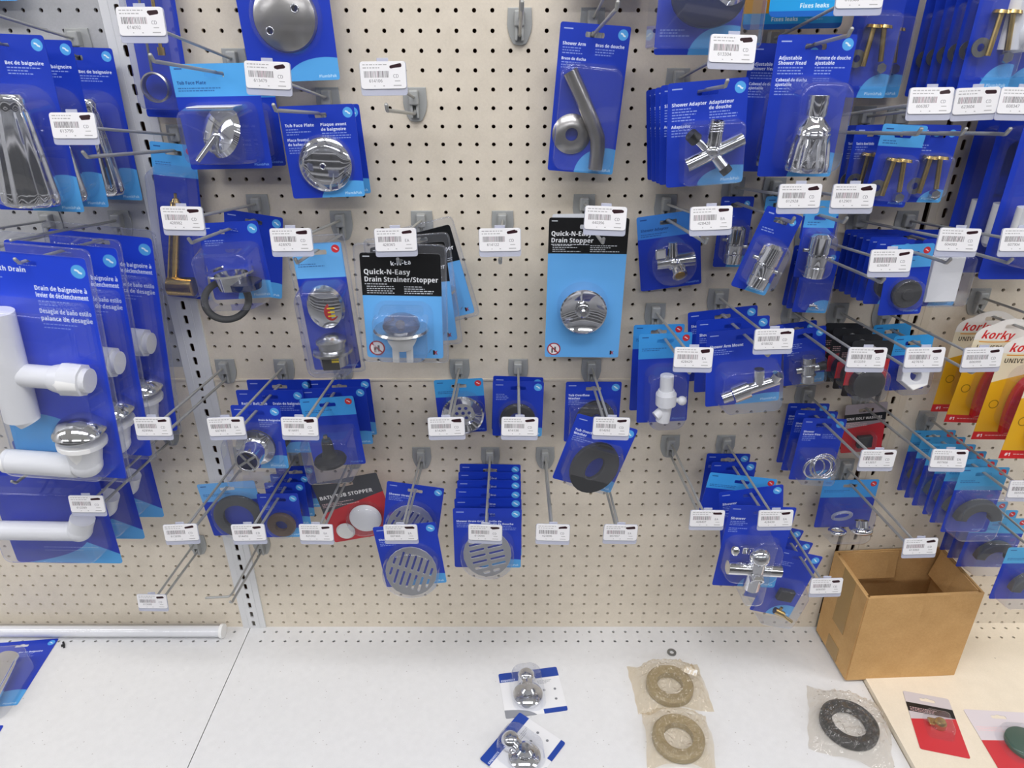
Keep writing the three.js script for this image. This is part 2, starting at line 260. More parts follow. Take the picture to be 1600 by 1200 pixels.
// ---------------------------------------------------------------- hooks and price tags
const prongY = (h, z) => -h[1] - 1.3 + 0.1 * z;
const tagRise = (h) => 1.25 - 0.03 * h[1];
const hookGeo = {};
function makeHook(h, label, L = 10, o = {}) {
  const [x, j] = h, t = thing('peg_hook', label, 'hook', 'grey wire hooks on the pegboard'); t.position.copy(W(x, -j, 0));
  const key = `${L}|${o.bare ? 1 : 0}|${tagRise(h).toFixed(2)}`;
  if (!hookGeo[key]) {
    const s = new THREE.Shape(); s.moveTo(-0.62, 0.1); s.lineTo(0.62, 0.1); s.lineTo(0.66, -0.7); s.quadraticCurveTo(0.6, -1.25, 0.34, -1.62); s.quadraticCurveTo(0, -1.78, -0.34, -1.62); s.quadraticCurveTo(-0.6, -1.25, -0.66, -0.7); s.lineTo(-0.62, 0.1);
    const k = tagRise(h), e = L * 0.985;
    hookGeo[key] = {
      bracket: merge([plate(s, 0.14, 0.03), box(0.56, 0.8, 0.55, -0.02, -0.4, 0.36, 0.1), box(0.16, 0.9, 0.4, 0.16, -1.05, 0.3, 0.05), box(0.16, 0.9, 0.4, -0.18, -1.05, 0.3, 0.05), rod([-0.5, 0, 0.1], [-0.5, 0, -0.4], 0.085, 0.085, 8), rod([0.5, 0, 0.1], [0.5, 0, -0.4], 0.085, 0.085, 8)]),
      prong: wire([[0, -1.0, 0.2], [0, -1.24, 0.55], [0, -1.3 + 0.1 * 1.5, 1.5], [0, -1.3 + 0.1 * (L - 0.7), L - 0.7], [0, -1.3 + 0.1 * L - 0.06, L - 0.25], [0, -1.3 + 0.1 * L + 0.22, L]], 0.088),
      scan: o.bare ? wire([[0, -0.4, 0.5], [0, -0.36, 1.2], [0, -0.2, e - 0.8], [-0.1, -0.12, e - 0.1], [-1.6, -0.06, e + 0.1]], 0.078) : wire([[0, -0.35, 0.5], [0, -0.3, 1.2], [0, -0.35 + (k + 0.25) * 0.93, e - 0.7], [0, k - 0.1, e]], 0.078),
    };
  }
  const g = hookGeo[key]; M('bracket', g.bracket, BRACKET, t); M('prong', g.prong, HOOK, t); M('scan_wire', g.scan, HOOK, t); return t;
}
const tagList = [];
function tag(h, num, unit, note, o = {}) { tagList.push([h, num, unit, note, o]); }
function hook(h, num, unit, where, o = {}) {
  makeHook(h, `grey double-wire peg hook, ${where}`, o.L ?? 10, o);
  if (num) tag(h, num, unit, where, o);
}
function buildTags() {
  const cols = 7, rows = 8, cw = 288, ch = 160, c = document.createElement('canvas'); c.width = cols * cw; c.height = rows * ch; const x = c.getContext('2d');
  x.fillStyle = '#e9e8e9'; x.fillRect(0, 0, c.width, c.height);
  tagList.forEach(([h, num, unit], i) => {
    x.save(); x.translate((i % cols) * cw, Math.floor(i / cols) * ch);
    for (const [yy, n] of [[16, 7], [34, 6]]) { x.fillStyle = 'rgba(120,118,118,.55)'; let q = 18; for (let k = 0; k < n; k++) { const l = 8 + rnd() * 16; x.fillRect(q, yy, l, 6); q += l + 6; } }
    let q = 24; while (q < 178) { const l = 1.5 + rnd() * 4; x.fillStyle = rnd() < 0.2 ? '#9a8088' : '#6d6a6c'; x.fillRect(q, 56, l, 38); q += l + 2 + rnd() * 3; }
    x.fillStyle = '#5c5a5c'; x.font = '26px sans-serif'; x.textAlign = 'left'; x.fillText(num, 52, 122); x.fillStyle = '#77757a'; x.font = '28px sans-serif'; x.fillText(unit, 206, 96);
    x.fillStyle = 'rgba(120,118,118,.55)'; x.fillRect(216, 112, 34, 5); x.fillRect(206, 138, 50, 6); x.fillRect(84, 140, 6, 6); x.fillRect(140, 140, 10, 6);
    x.strokeStyle = '#2a0d16'; x.lineWidth = 18; x.lineCap = 'round'; x.lineJoin = 'round'; x.beginPath(); x.moveTo(196 + jit(6), 30 + jit(4)); x.lineTo(250 + jit(6), 24 + jit(5)); x.lineTo(204 + jit(5), 34 + jit(4)); x.lineTo(254 + jit(5), 30 + jit(5)); x.stroke();
    x.restore();
  });
  const t = new THREE.CanvasTexture(c); t.colorSpace = THREE.SRGBColorSpace; t.magFilter = THREE.LinearFilter;
  const mat = std(0xffffff, 0.35, 0, { map: t });
  const hold = plate(rrect(2.0, 1.34, 0.13, 0, -0.14), 0.05, 0.012), clip = merge([box(0.5, 0.2, 0.05, 0, 0.58, 0.02, 0.02), box(0.3, 0.5, 0.2, 0, 0.34, -0.08, 0.04)]);
  tagList.forEach(([h, num, unit, note, o], i) => {
    const g = plate(rrect(1.96, 1.07, 0.14), 0.03, 0.008), p = g.attributes.position, uv = g.attributes.uv, u0 = (i % cols) / cols, v0 = 1 - Math.floor(i / cols) / rows;
    for (let k = 0; k < p.count; k++) uv.setXY(k, u0 + ((p.getX(k) + 0.99) / 1.98) / cols, v0 - (1 - (p.getY(k) + 0.545) / 1.09) / rows);
    const T = thing('price_tag', `white price tag ${num}, ${note}`, 'price tag', 'white price tags on the hooks'), L = o.L ?? 10;
    T.position.copy(W(h[0] + (o.dx ?? 0), -h[1] + tagRise(h) + (o.dy ?? 0), L + 0.12)); T.rotation.set(-0.1 + jit(0.05), jit(0.05), (o.roll ?? jit(2.5)) * D);
    M('printed_card', g, mat, T, 0, 0, 0.06); M('holder', hold, HOLDER, T); M('clip', clip, HOLDER, T);
  });
}

// ---------------------------------------------------------------- what hangs in the packages (inches, card's top middle = origin, front +z)
const collar = (x, y, z, r, p) => M('screw_hole_rim', ring(r, 0.045, x, y, z), CHROME, p);
const K = {
  plateTwo(g, w, h) { const y = -h * 0.5; M('overflow_plate', drilled(dish([[0, 0], [1.66, 0], [1.7, 0.02], [1.62, 0.2], [1.3, 0.38], [0.7, 0.48], [0, 0.5]], 0, y, 0.02), [[0.68, y + 0.38, 0.17], [-0.8, y - 0.62, 0.17]]), NICKEL, g); collar(0.68, y + 0.38, 0.485, 0.19, g); collar(-0.8, y - 0.62, 0.455, 0.19, g); M('blister', bubble(3.9, 3.9, 0.62, 1.9, 0, y), CLEAR, g); },
  plateOne(g, w, h) { const y = -h * 0.63, x = 0.1; M('face_plate', drilled(dish([[0, 0], [1.46, 0], [1.5, 0.02], [1.46, 0.16], [1.25, 0.32], [0.9, 0.4], [0, 0.42]], x, y, 0.02), [[x - 0.1, y - 0.05, 0.13]]), CHROME, g); collar(x - 0.1, y - 0.05, 0.44, 0.15, g); M('blister', bubble(3.2, 3.2, 0.52, 1.58, x, y), CLEAR, g); },
  plateLever(g, w, h) { const y = -h * 0.66; const p = dish([[0, 0.45], [0.8, 0.42], [1.2, 0.3], [1.35, 0.05], [1.3, 0]]).rotateX(-0.35).rotateY(-0.5).translate(0.2, y + 0.2, 0.8); M('face_plate', p, CHROME, g); M('lever', merge([rod([0, y + 0.1, 1.3], [-1.0, y - 1.1, 1.9], 0.17, 0.13), ball(0.2, 0, y + 0.1, 1.3)]), CHROME, g); M('blister', bubble(w * 0.86, h * 0.6, 2.1, 0.5, 0, y + 0.05, 0.8), CLEAR, g); M('paper_insert', box(2.4, 0.03, 1.4, 0, -h * 0.38, 0.75), PAPER, g); },
  showerArm(g, w, h) { const a = tube([[-1.15, -2.35, 0.45], [-0.5, -3.4, 0.45], [0.35, -4.85, 0.45], [0.72, -5.6, 0.45], [0.8, -6.3, 0.45], [0.78, -7.25, 0.45]], 0.41, 60, 20); M('shower_arm', merge([a, rod([0.78, -7.25, 0.45], [0.78, -7.3, 0.45], 0.41, 0.38, 20)]), NICKEL, g); M('arm_opening', rod([-1.15, -2.35, 0.45], [-1.17, -2.32, 0.45], 0.36, 0.36, 20), STEEL, g); M('flange', dish([[0.36, 0.34], [0.5, 0.36], [0.85, 0.22], [1.08, 0.03], [1.04, 0], [0.36, 0]], -0.72, -5.55, 0.02), NICKEL, g); M('blister', bubble(w * 0.92, 5.6, 0.95, 0.6, 0, -4.7, 0.95), CLEAR, g); },
  adapter(g, w, h) { const y = -3.15, z = 0.5, x = 0.15; M('adapter_body', merge([rod([x - 1.05, y - 0.55, z], [x + 1.25, y + 0.35, z], 0.3, 0.27), pipe([x, y, z], [x + 0.15, y + 1.15, z + 0.05], 0.32, 0.25), rod([x - 0.05, y - 0.05, z], [x + 0.5, y - 0.75, z + 0.1], 0.24), rod([x - 0.2, y, z], [x - 0.75, y + 0.5, z + 0.15], 0.16), ball(0.38, x, y - 0.05, z), ...[0, 1, 2, 3].map((k) => ring(0.32, 0.03, x + 0.1 + k * 0.012, y + 0.75 + k * 0.1, z + 0.04, Math.PI / 2))]), CHROME, g); M('knob', merge([rod([x - 0.7, y + 0.45, z + 0.15], [x - 0.98, y + 0.72, z + 0.22], 0.28, 0.26, 8)]), BLACK, g); M('knob', rod([x + 0.48, y - 0.72, z + 0.1], [x + 0.66, y - 0.95, z + 0.14], 0.26, 0.24, 8), BLACK, g); M('blister', bubble(3.0, 3.0, 1.1, 0.3, 0.2, -3.3, 0.95), CLEAR, g); },
  showerHead(g, w, h) { const p = fluted([[0, 0], [0.47, 0], [0.5, -0.03], [0.5, -0.9], [0.42, -1.0], [0.62, -1.25], [0.82, -1.5], [0.8, -1.68], [0.86, -1.74], [0.84, -1.8], [0.84, -1.95], [0.88, -2.2], [0.92, -2.5], [0.96, -2.85], [1.0, -3.2], [1.01, -3.45], [0.88, -3.5], [0, -3.45]], 12, 0.05, -2.1, -3.3); M('shower_head', p, CHROME, g, 0.1, -2.55, 1.1); M('blister', bubble(2.7, 4.4, 2.2, 0.7, 0.1, -4.0, 0.9), CLEAR, g); },
  spout(g, w, h) { const s = fluted([[0, 0], [0.58, 0], [0.62, -0.04], [0.72, -0.25], [0.68, -0.6], [0.72, -0.8], [0.78, -1.2], [0.85, -1.8], [0.92, -2.4], [0.99, -3.1], [1.06, -3.8], [1.12, -4.3], [1.15, -4.7], [1.08, -4.95], [0.8, -5.0], [0, -4.9]], 12, 0.035, -0.7, -4.8).scale(1.2, 1.04, 0.85); M('tub_spout', s, CHROME, g, 0.4, -2.5, 1.05); M('blister', bubble(w * 0.76, 5.7, 2.05, 1.1, 0.35, -5.0, 0.9), CLEAR, g); },
  drainKit(g, w, h) {
    M('overflow_pipe', merge([rod([-1.5, -2.9, 0.9], [-1.5, -9.0, 0.9], 0.85), rod([-1.5, -6.4, 0.9], [1.2, -6.4, 0.9], 0.62), rod([-1.5, -8.6, 0.9], [-1.1, -9.3, 0.9], 0.8, 0.55)]), WHITE, g);
    M('slip_nut', merge([rod([0.7, -6.4, 0.95], [1.3, -6.4, 0.95], 0.7, 0.85, 12), rod([1.3, -6.4, 0.95], [2.3, -6.4, 0.95], 0.92, 0.88, 8), rod([2.3, -6.4, 0.95], [2.6, -6.4, 0.95], 0.66)]), WHITE, g);
    M('drain_elbow', merge([rod([-3.0, -11.9, 0.9], [0.9, -11.9, 0.9], 0.68), ball(0.8, 1.4, -11.7, 0.9, 1.1, 1, 1), rod([1.45, -11.6, 0.9], [1.45, -10.4, 0.9], 0.8, 0.98), rod([1.45, -10.4, 0.9], [1.45, -10.15, 0.9], 1.25), rod([-0.1, -10.3, 0.9], [1, -10.3, 0.9], 0.1)]), WHITE, g);
    M('stopper', lathe([[0, 0.75], [0.5, 0.7], [0.95, 0.5], [1.32, 0.1], [1.36, 0], [1.3, -0.08], [0.6, -0.1], [0.6, -0.5], [0, -0.5]]).rotateX(0.15), CHROME, g, 1.45, -9.5, 0.9);
    M('blister', bubble(w * 0.93, h * 0.77, 1.75, 0.5, 0, -h * 0.565, 0.96), CLEAR, g); M('clamshell_rim', rim(w + 0.3, h + 0.3, 0.35, -h / 2), CLEAR, g);
  },
  lowerKit(g, w, h) { M('drain_pipe', merge([rod([-3, -4.6, 0.8], [1.6, -4.6, 0.8], 0.6), ball(0.72, 1.9, -4.5, 0.8), rod([1.9, -4.5, 0.8], [2.3, -3.6, 0.8], 0.7, 0.7)]), WHITE, g); M('blister', bubble(w * 0.9, h * 0.72, 1.6, 0.5, 0, -h * 0.5, 0.92), CLEAR, g); },
  strainer(g, w, h) { const y = -h * 0.63, z = 0.8; M('stopper_dome', lathe([[0, 0.62], [0.5, 0.58], [0.85, 0.4], [0.95, 0.15], [0.95, 0.0]]), SMOKE, g, 0, y, z); M('stopper_flange', lathe([[0.95, 0.02], [1.35, -0.05], [1.42, -0.16], [1.3, -0.26], [0.7, -0.32], [0, -0.32]]), STEEL, g, 0, y, z); M('stopper_knob', rod([0, y - 0.1, z], [0, y + 0.25, z + 0.35], 0.2, 0.24), CHROME, g); M('strainer_basket', merge([lathe([[0.85, -0.3], [0.72, -0.8], [0.5, -1.2], [0, -1.25]]).translate(0, y, z), box(0.34, 1.0, 0.3, -0.36, y - 1.5, z, 0.08), box(0.34, 1.0, 0.3, 0.36, y - 1.5, z, 0.08)]), OFFWHITE, g); M('blister', bubble(3.1, 3.0, 1.6, 0.7, 0, y - 0.4, 0.85), CLEAR, g); M('clamshell_rim', rim(w + 0.3, h + 0.3, 0.3, -h / 2), CLEAR, g); },
  dishStop(g, w, h) { const y = -h * 0.63; M('stopper_disc', dish([[0, 0.18], [0.25, 0.2], [0.9, 0.34], [1.32, 0.56], [1.4, 0.54], [1.36, 0.44], [1.0, 0.12], [0, 0.02]], -0.1, y, 0.1), CHROME, g); M('stopper_post', merge([dish([[0, 0.7], [0.18, 0.7], [0.2, 0.5], [0.36, 0.46], [0.4, 0.25], [0.5, 0.2]], -0.1, y - 0.05, 0.1)]), CHROME, g); M('blister', bubble(3.1, 3.2, 0.95, 1.5, -0.1, y + 0.1, 0.85), CLEAR, g); },
  divert(g, w, h) { const y = -h * 0.62, z = 0.55; M('diverter_body', merge([rod([-0.75, y + 0.1, z], [1.0, y + 0.1, z], 0.33, 0.36), rod([0, y, z], [0.05, y + 1.0, z], 0.3, 0.22), rod([0.2, y - 0.2, z], [0.25, y - 0.5, z + 0.45], 0.36), box(0.5, 0.5, 0.45, -0.55, y + 0.55, z, 0.06), ball(0.42, 0.1, y, z)]), CHROME, g); M('brass_thread', rod([0.25, y - 0.5, z + 0.45], [0.252, y - 0.51, z + 0.465], 0.24), BRASS, g); M('blister', bubble(2.9, 2.9, 1.25, 1.3, 0.05, y + 0.05, 0.9), CLEAR, g); },
  whiteValve(g, w, h) { const z = 0.75, x = 0.05; M('valve_body', merge([rod([x, -2.5, z], [x, -3.6, z], 0.42), rod([x, -3.5, z], [x, -3.75, z], 0.5, 0.62), rod([x, -3.75, z], [x, -4.5, z], 0.64), rod([x, -4.5, z], [x - 0.15, -5.7, z], 0.42, 0.44), rod([x - 0.1, -4.9, z], [x - 0.65, -5.25, z + 0.2], 0.32)]), WHITE, g); M('valve_knob', merge([rod([x + 0.5, -4.2, z], [x + 0.85, -4.25, z + 0.1], 0.16), ball(0.3, x + 0.98, -4.25, z + 0.12)]), WHITE, g); M('blister', bubble(2.5, 4.2, 1.5, 0.8, 0.05, -4.1, 0.9), CLEAR, g); },
  armMount(g, w, h) { const y = -3.3, z = 0.8; M('mount_body', merge([rod([-1.3, y - 0.55, z], [-0.8, y - 0.4, z], 0.33, 0.33, 8), rod([-0.75, y - 0.4, z], [0.05, y - 0.12, z], 0.5, 0.5, 8), rod([0.05, y - 0.12, z], [1.55, y + 0.25, z], 0.34, 0.3), pipe([0.55, y + 0.05, z], [0.55, y + 0.95, z], 0.3, 0.24), rod([1.3, y + 0.2, z], [1.5, y + 0.6, z + 0.1], 0.3)]), CHROME, g); M('blister', bubble(3.7, 2.9, 1.5, 0.5, 0.2, y - 0.15, 0.9), CLEAR, g); },
  smallValve(g, w, h) { const y = -h * 0.66, z = 0.5; M('valve_body', merge([rod([0, y - 0.75, z], [0.05, y + 0.75, z], 0.36), rod([-0.65, y, z], [0.6, y + 0.05, z], 0.2), ring(0.38, 0.05, 0.03, y + 0.35, z, Math.PI / 2), ring(0.38, 0.05, 0.02, y - 0.3, z, Math.PI / 2)]), STEEL, g); M('knob', rod([0.6, y + 0.05, z], [0.95, y + 0.1, z], 0.24, 0.26, 8), BLACK, g); M('blister', bubble(w * 0.86, 2.0, 1.05, 0.3, 0, y, 0.92), CLEAR, g); },
  handMount(g, w, h) { const y = -h * 0.6, z = 0.9; M('mount_body', merge([rod([-1.5, y - 0.1, z], [1.3, y - 0.2, z], 0.36, 0.34), rod([0, y + 0.9, z], [0, y - 1.4, z], 0.45, 0.42), ball(0.55, 0, y + 0.7, z), pipe([0, y - 0.3, z], [0, y - 0.6, z + 0.5], 0.36, 0.27)]), CHROME, g); M('small_fitting', merge([ball(0.22, -1.3, y + 1.0, z, 1, 1.4, 1), box(0.3, 0.4, 0.3, -0.6, y + 0.7, 0.4, 0.05)]), CHROME, g); M('blister', bubble(3.6, 3.2, 1.0, 0.8, -0.1, y, 0.92), CLEAR, g); M('blister_bulge', bubble(1.3, 5.2, 1.7, 0.4, 0.1, y - 0.2, 0.95), CLEAR, g); },
  cylinder(g, w, h) { const z = 0.55, y = -h * 0.62; M('vacuum_breaker', merge([lathe([[0, 1.1], [0.34, 1.08], [0.54, 0.92], [0.56, 0.1], [0.5, 0.05], [0.5, -0.02], [0.56, -0.06], [0.5, -0.5], [0.5, -0.6], [0.54, -0.65], [0.5, -1.2], [0, -1.2]], 28).translate(0, y, z)]), CHROME, g); M('screw', rod([-0.78, y + 0.22, z], [-0.45, y + 0.22, z], 0.1), STEEL, g); M('screw', rod([0.45, y - 0.2, z], [0.75, y - 0.2, z], 0.1), STEEL, g); M('blister', bubble(Math.min(w * 0.92, 1.7), 2.6, 1.15, 0.5, 0, y, 0.9), CLEAR, g); },
  blackStopper(g, w, h) { const z = 1.05, y = -h * 0.9 + 0.35; M('rubber_stopper', lathe([[0, 1.8], [0.26, 1.78], [0.34, 1.5], [0.36, 0.95], [0.5, 0.6], [0.95, 0.4], [1.02, 0.25], [0.95, 0.05], [0, 0]]), BLACK, g, -0.2, y, z); M('brass_stud', rod([-0.2, y + 1.75, z], [-0.2, y + 2.05, z], 0.14, 0.14, 6), BRASS, g); M('blister', bubble(w * 0.95, 3.3, 2.1, 0.3, -0.15, -h * 0.72, 0.88), CLEAR, g); },
  cup(g, w, h) { const y = -h * 0.62, x = -0.25; M('strainer_cup', dish([[0.78, 0.0], [1.18, 0.06], [1.2, 0.14], [0.8, 0.2], [0.76, 0.35], [0.74, 1.6], [0.66, 1.66], [0.64, 1.55]], x, y, 0.25), CHROME, g); const sp = merge([box(1.3, 0.16, 0.06), box(0.16, 1.3, 0.06), ring(0.66, 0.06, 0, 0, 0)]).rotateZ(0.6).translate(x, y, 1.88); M('cup_spokes', sp, STEEL, g); M('gasket', ring(1.1, 0.09, x, y, 0.2), RUBBER, g); M('blister', bubble(w * 1.05, 3.6, 2.3, 0.35, -0.2, -h * 0.66, 0.84), CLEAR, g); },
  slotDisc(g, w, h, o = {}) { const s = new THREE.Shape(); const R = o.R ?? 1.6; s.absarc(0, 0, R, 0, Math.PI * 2); for (let r = 0; r < 2; r++) for (let k = -3; k <= 3; k++) { const yy = k * 0.4, L = Math.min(1.0, Math.sqrt(Math.max(0, (R - 0.22) ** 2 - yy * yy)) - 0.12); if (L > 0.25) s.holes.push(rrect(L, 0.17, 0.08, (r ? 1 : -1) * (L / 2 + 0.1), yy, THREE.Path)); } M('strainer_disc', plate(s, 0.07, 0.015, 10).rotateZ(o.rot ?? 1.2).rotateX(-0.3).translate(o.x ?? 0, -h * 0.66, 0.55), BRUSHED, g); M('blister', bubble(3.6, 3.6, 1.12, 1.7, o.x ?? 0, -h * 0.66, 0.95), CLEAR, g); },
  ringFlat(g, w, h, o = {}) { const R = o.R ?? 1.1, r = o.r ?? 0.5; M('washer', dish([[r, 0.3], [R * 0.9, 0.32], [R, 0.22], [R, 0.05], [r, 0.02], [r, 0.3]], o.x ?? 0, -h * (o.k ?? 0.66), 0.1), o.m ?? BROWN, g); M('blister', bubble(R * 2.25, R * 2.25, 0.5, R, o.x ?? 0, -h * (o.k ?? 0.66), 0.92), CLEAR, g); },
  ovalWasher(g, w, h) { const s = new THREE.Shape(); s.absellipse(0, 0, 1.25, 1.55, 0, Math.PI * 2, false, 0); const q = new THREE.Path(); q.absellipse(0, 0, 0.5, 0.8, 0, Math.PI * 2, false, 0); s.holes.push(q); M('overflow_washer', plate(s, 0.4, 0.08, 14).rotateZ(-0.35).rotateX(-0.2).translate(0.1, -h * 0.62, 0.42), RUBBER, g); M('blister', bubble(w * 0.9, h * 0.66, 0.95, 0.6, 0, -h * 0.62, 0.9), CLEAR, g); },
  basket(g, w, h) { const y = -h * 0.58, hs = []; for (let k = 0; k < 7; k++) { const a = k * Math.PI / 3, rr = k === 6 ? 0 : 0.42; hs.push([0.15 + rr * Math.cos(a), y + rr * Math.sin(a), 0.12]); } M('basket_strainer', drilled(dish([[0, 0.0], [0.8, 0.0], [0.95, 0.1], [1.4, 0.28], [1.42, 0.36], [1.3, 0.42], [0.85, 0.3], [0.75, 0.07], [0, 0.06]], 0.15, y, 0.35), hs), CHROME, g); M('blister', bubble(3.0, 3.0, 0.95, 1.45, 0.15, y, 0.9), CLEAR, g); },
  bolts(g, w, h) { const y = -h * 0.6; for (const [dx, a, l] of [[-0.25, 0.12, 1.5], [0.2, -0.15, 1.3]]) M('brass_bolt', merge([rod([dx, y + 0.6, 0.3], [dx - a, y + 0.6 - l, 0.35], 0.11), rod([dx, y + 0.6, 0.3], [dx + 0.01, y + 0.72, 0.3], 0.34, 0.3)]), BRASS, g); M('washer', dish([[0.15, 0.05], [0.36, 0.05], [0.36, 0.0], [0.15, 0]], -w * 0.26, y - 0.6, 0.2), DULL, g); M('nut', rod([w * 0.18, y - 0.95, 0.15], [w * 0.18, y - 0.95, 0.4], 0.22, 0.22, 6), STEEL, g); M('blister', bubble(w * 0.86, h * 0.58, 0.75, 0.3, 0, -h * 0.64, 0.9), CLEAR, g); },
  blackDisc(g, w, h) { const y = -h * 0.68; M('rubber_disc', dish([[0, 0.34], [0.3, 0.34], [0.34, 0.24], [0.5, 0.26], [0.72, 0.3], [0.8, 0.2], [0.8, 0]], 0.1, y, 0.05), RUBBER, g); M('blister', bubble(1.9, 1.9, 0.6, 0.9, 0.1, y, 0.92), CLEAR, g); },
  bigDisc(g, w, h) { const y = -h * 0.7; M('rubber_cap', dish([[0, 0.75], [0.7, 0.72], [0.95, 0.55], [1.0, 0.1], [0.95, 0]], 0, y, 0.05), BLACK, g); M('blister', bubble(w * 0.95, 2.3, 1.0, 0.7, 0, y, 0.88), CLEAR, g); },
  hexNut(g, w, h) { const y = -h * 0.68; const s = new THREE.Shape(); for (let k = 0; k <= 6; k++) { const a = k * Math.PI / 3 + 0.3; s[k ? 'lineTo' : 'moveTo'](0.85 * Math.cos(a), 0.85 * Math.sin(a)); } const q = new THREE.Path(); q.absarc(0, 0, 0.4, 0, Math.PI * 2); s.holes.push(q); M('plastic_nut', plate(s, 0.7, 0.06, 12).rotateX(-0.4).translate(0, y, 0.35), WHITE, g); M('blister', bubble(w * 0.86, 2.1, 1.2, 0.3, 0, y, 0.9), CLEAR, g); },
  wireRings(g, w, h) { const y = -h * 0.7; for (let k = 0; k < 6; k++) M('curtain_ring', ring(0.55 + (k % 3) * 0.06, 0.045, 0.1 + jit(0.2), y + jit(0.18), 0.3 + k * 0.07, jit(0.35), jit(0.35)), CHROME, g); M('blister', bubble(w * 0.86, 2.4, 1.15, 0.3, 0, y - 0.05, 0.9), CLEAR, g); },
  chromeRings(g, w, h) { const y = -h * 0.85; M('chrome_nut', merge([ring(0.45, 0.2, 0.7, y, 0.9, Math.PI / 2.5), rod([0.7, y + 0.1, 0.9], [0.7, y + 0.5, 0.7], 0.4, 0.36, 16, true)]), CHROME, g); M('chrome_ring', ring(0.42, 0.1, -0.65, y - 0.1, 0.9, Math.PI / 2.4), CHROME, g); M('clear_ring', ring(0.5, 0.09, -0.6, y + 1.0, 0.9, 0.5), FROST, g); M('blister', bubble(w * 0.86, h * 0.8, 1.6, 0.7, 0, -h * 0.75, 0.86), CLEAR, g); },
  redSquare(g, w, h) { M('rubber_washers', box(1.0, 0.9, 0.4, 0.05, -h * 0.75, 0.22, 0.08), RUBBER, g); M('blister', bubble(1.5, 1.4, 0.6, 0.2, 0.05, -h * 0.75, 0.9), CLEAR, g); },
  bathStopper(g, w, h) { M('rubber_stopper', dish([[0, 0.5], [0.6, 0.46], [1.0, 0.3], [1.15, 0.1], [1.1, 0]], 0.55, -h * 0.66, 0.1), WHITE, g); M('flat_disc', dish([[0, 0.22], [0.55, 0.2], [0.68, 0.05], [0.66, 0]], -1.2, -h * 0.82, 0.1), OFFWHITE, g); M('blister', bubble(2.7, 2.6, 0.75, 1.2, 0.5, -h * 0.66, 0.88), CLEAR, g); },
  springs(g, w, h) { for (let k = 0; k < 5; k++) M('small_spring', rod([jit(0.3), -h * 0.85 + jit(0.12), 0.2 + k * 0.06], [jit(0.4), -h * 0.87 + jit(0.15), 0.25 + k * 0.06], 0.07), STEEL, g); M('blister', bubble(w * 0.86, h * 0.48, 0.7, 0.2, 0, -h * 0.68, 0.92), CLEAR, g); },
  brassTube(g, w, h) { M('brass_tube', merge([rod([0.1, -3.2, 0.6], [-0.55, -7.9, 0.6], 0.3, 0.33), rod([0.12, -3.0, 0.6], [0.1, -3.4, 0.6], 0.16, 0.34), rod([0.14, -2.7, 0.6], [0.12, -3.1, 0.6], 0.09)]), GOLD, g); M('brass_sleeve', rod([-0.75, -8.4, 0.8], [0.75, -8.3, 0.8], 0.58), GOLD, g); M('blister', bubble(w * 0.95, h * 0.84, 1.4, 0.35, 0, -h * 0.55, 0.93), CLEAR, g); },
  tripRods(g, w, h) { M('linkage_rod', rod([0.35, -2, 0.5], [0.35, -7.2, 0.5], 0.1), BRASS, g); M('linkage_rod', rod([-0.35, -4, 0.5], [-0.35, -8.2, 0.5], 0.07), DULL, g); M('collar', rod([0.35, -7.0, 0.5], [0.35, -7.4, 0.5], 0.2), GOLD, g); M('plunger', merge([dish([[0.74, 0], [0.78, 0.4], [0.7, 0.46], [0.66, 0.4], [0.64, 0.05]], -0.2, -9, 0.4)]), NICKEL, g); M('blister', bubble(w * 0.9, h * 0.85, 1.2, 0.3, 0, -h * 0.55, 0.93), CLEAR, g); },
  gasketSet(g, w, h) { M('rubber_gasket', new THREE.TorusGeometry(1.15, 0.2, 10, 40).scale(1, 1, 0.6).rotateX(-0.7).rotateY(0.35).translate(-0.5, -h * 0.92, 1.2), RUBBER, g); M('strainer_body', merge([lathe([[1.25, 0.3], [1.3, 0.2], [0.9, 0.1], [0.8, -0.7], [0.7, -0.7]]).translate(0, -h * 0.62, 1.0)]), CHROME, g); M('rubber_washer', rod([0.6, -h * 0.78, 1.0], [0.62, -h * 0.7, 1.0], 0.9, 0.95, 30), NAVY, g); M('blister', bubble(w * 1.0, h * 0.82, 1.9, 0.5, -0.15, -h * 0.66, 0.86), CLEAR, g); },
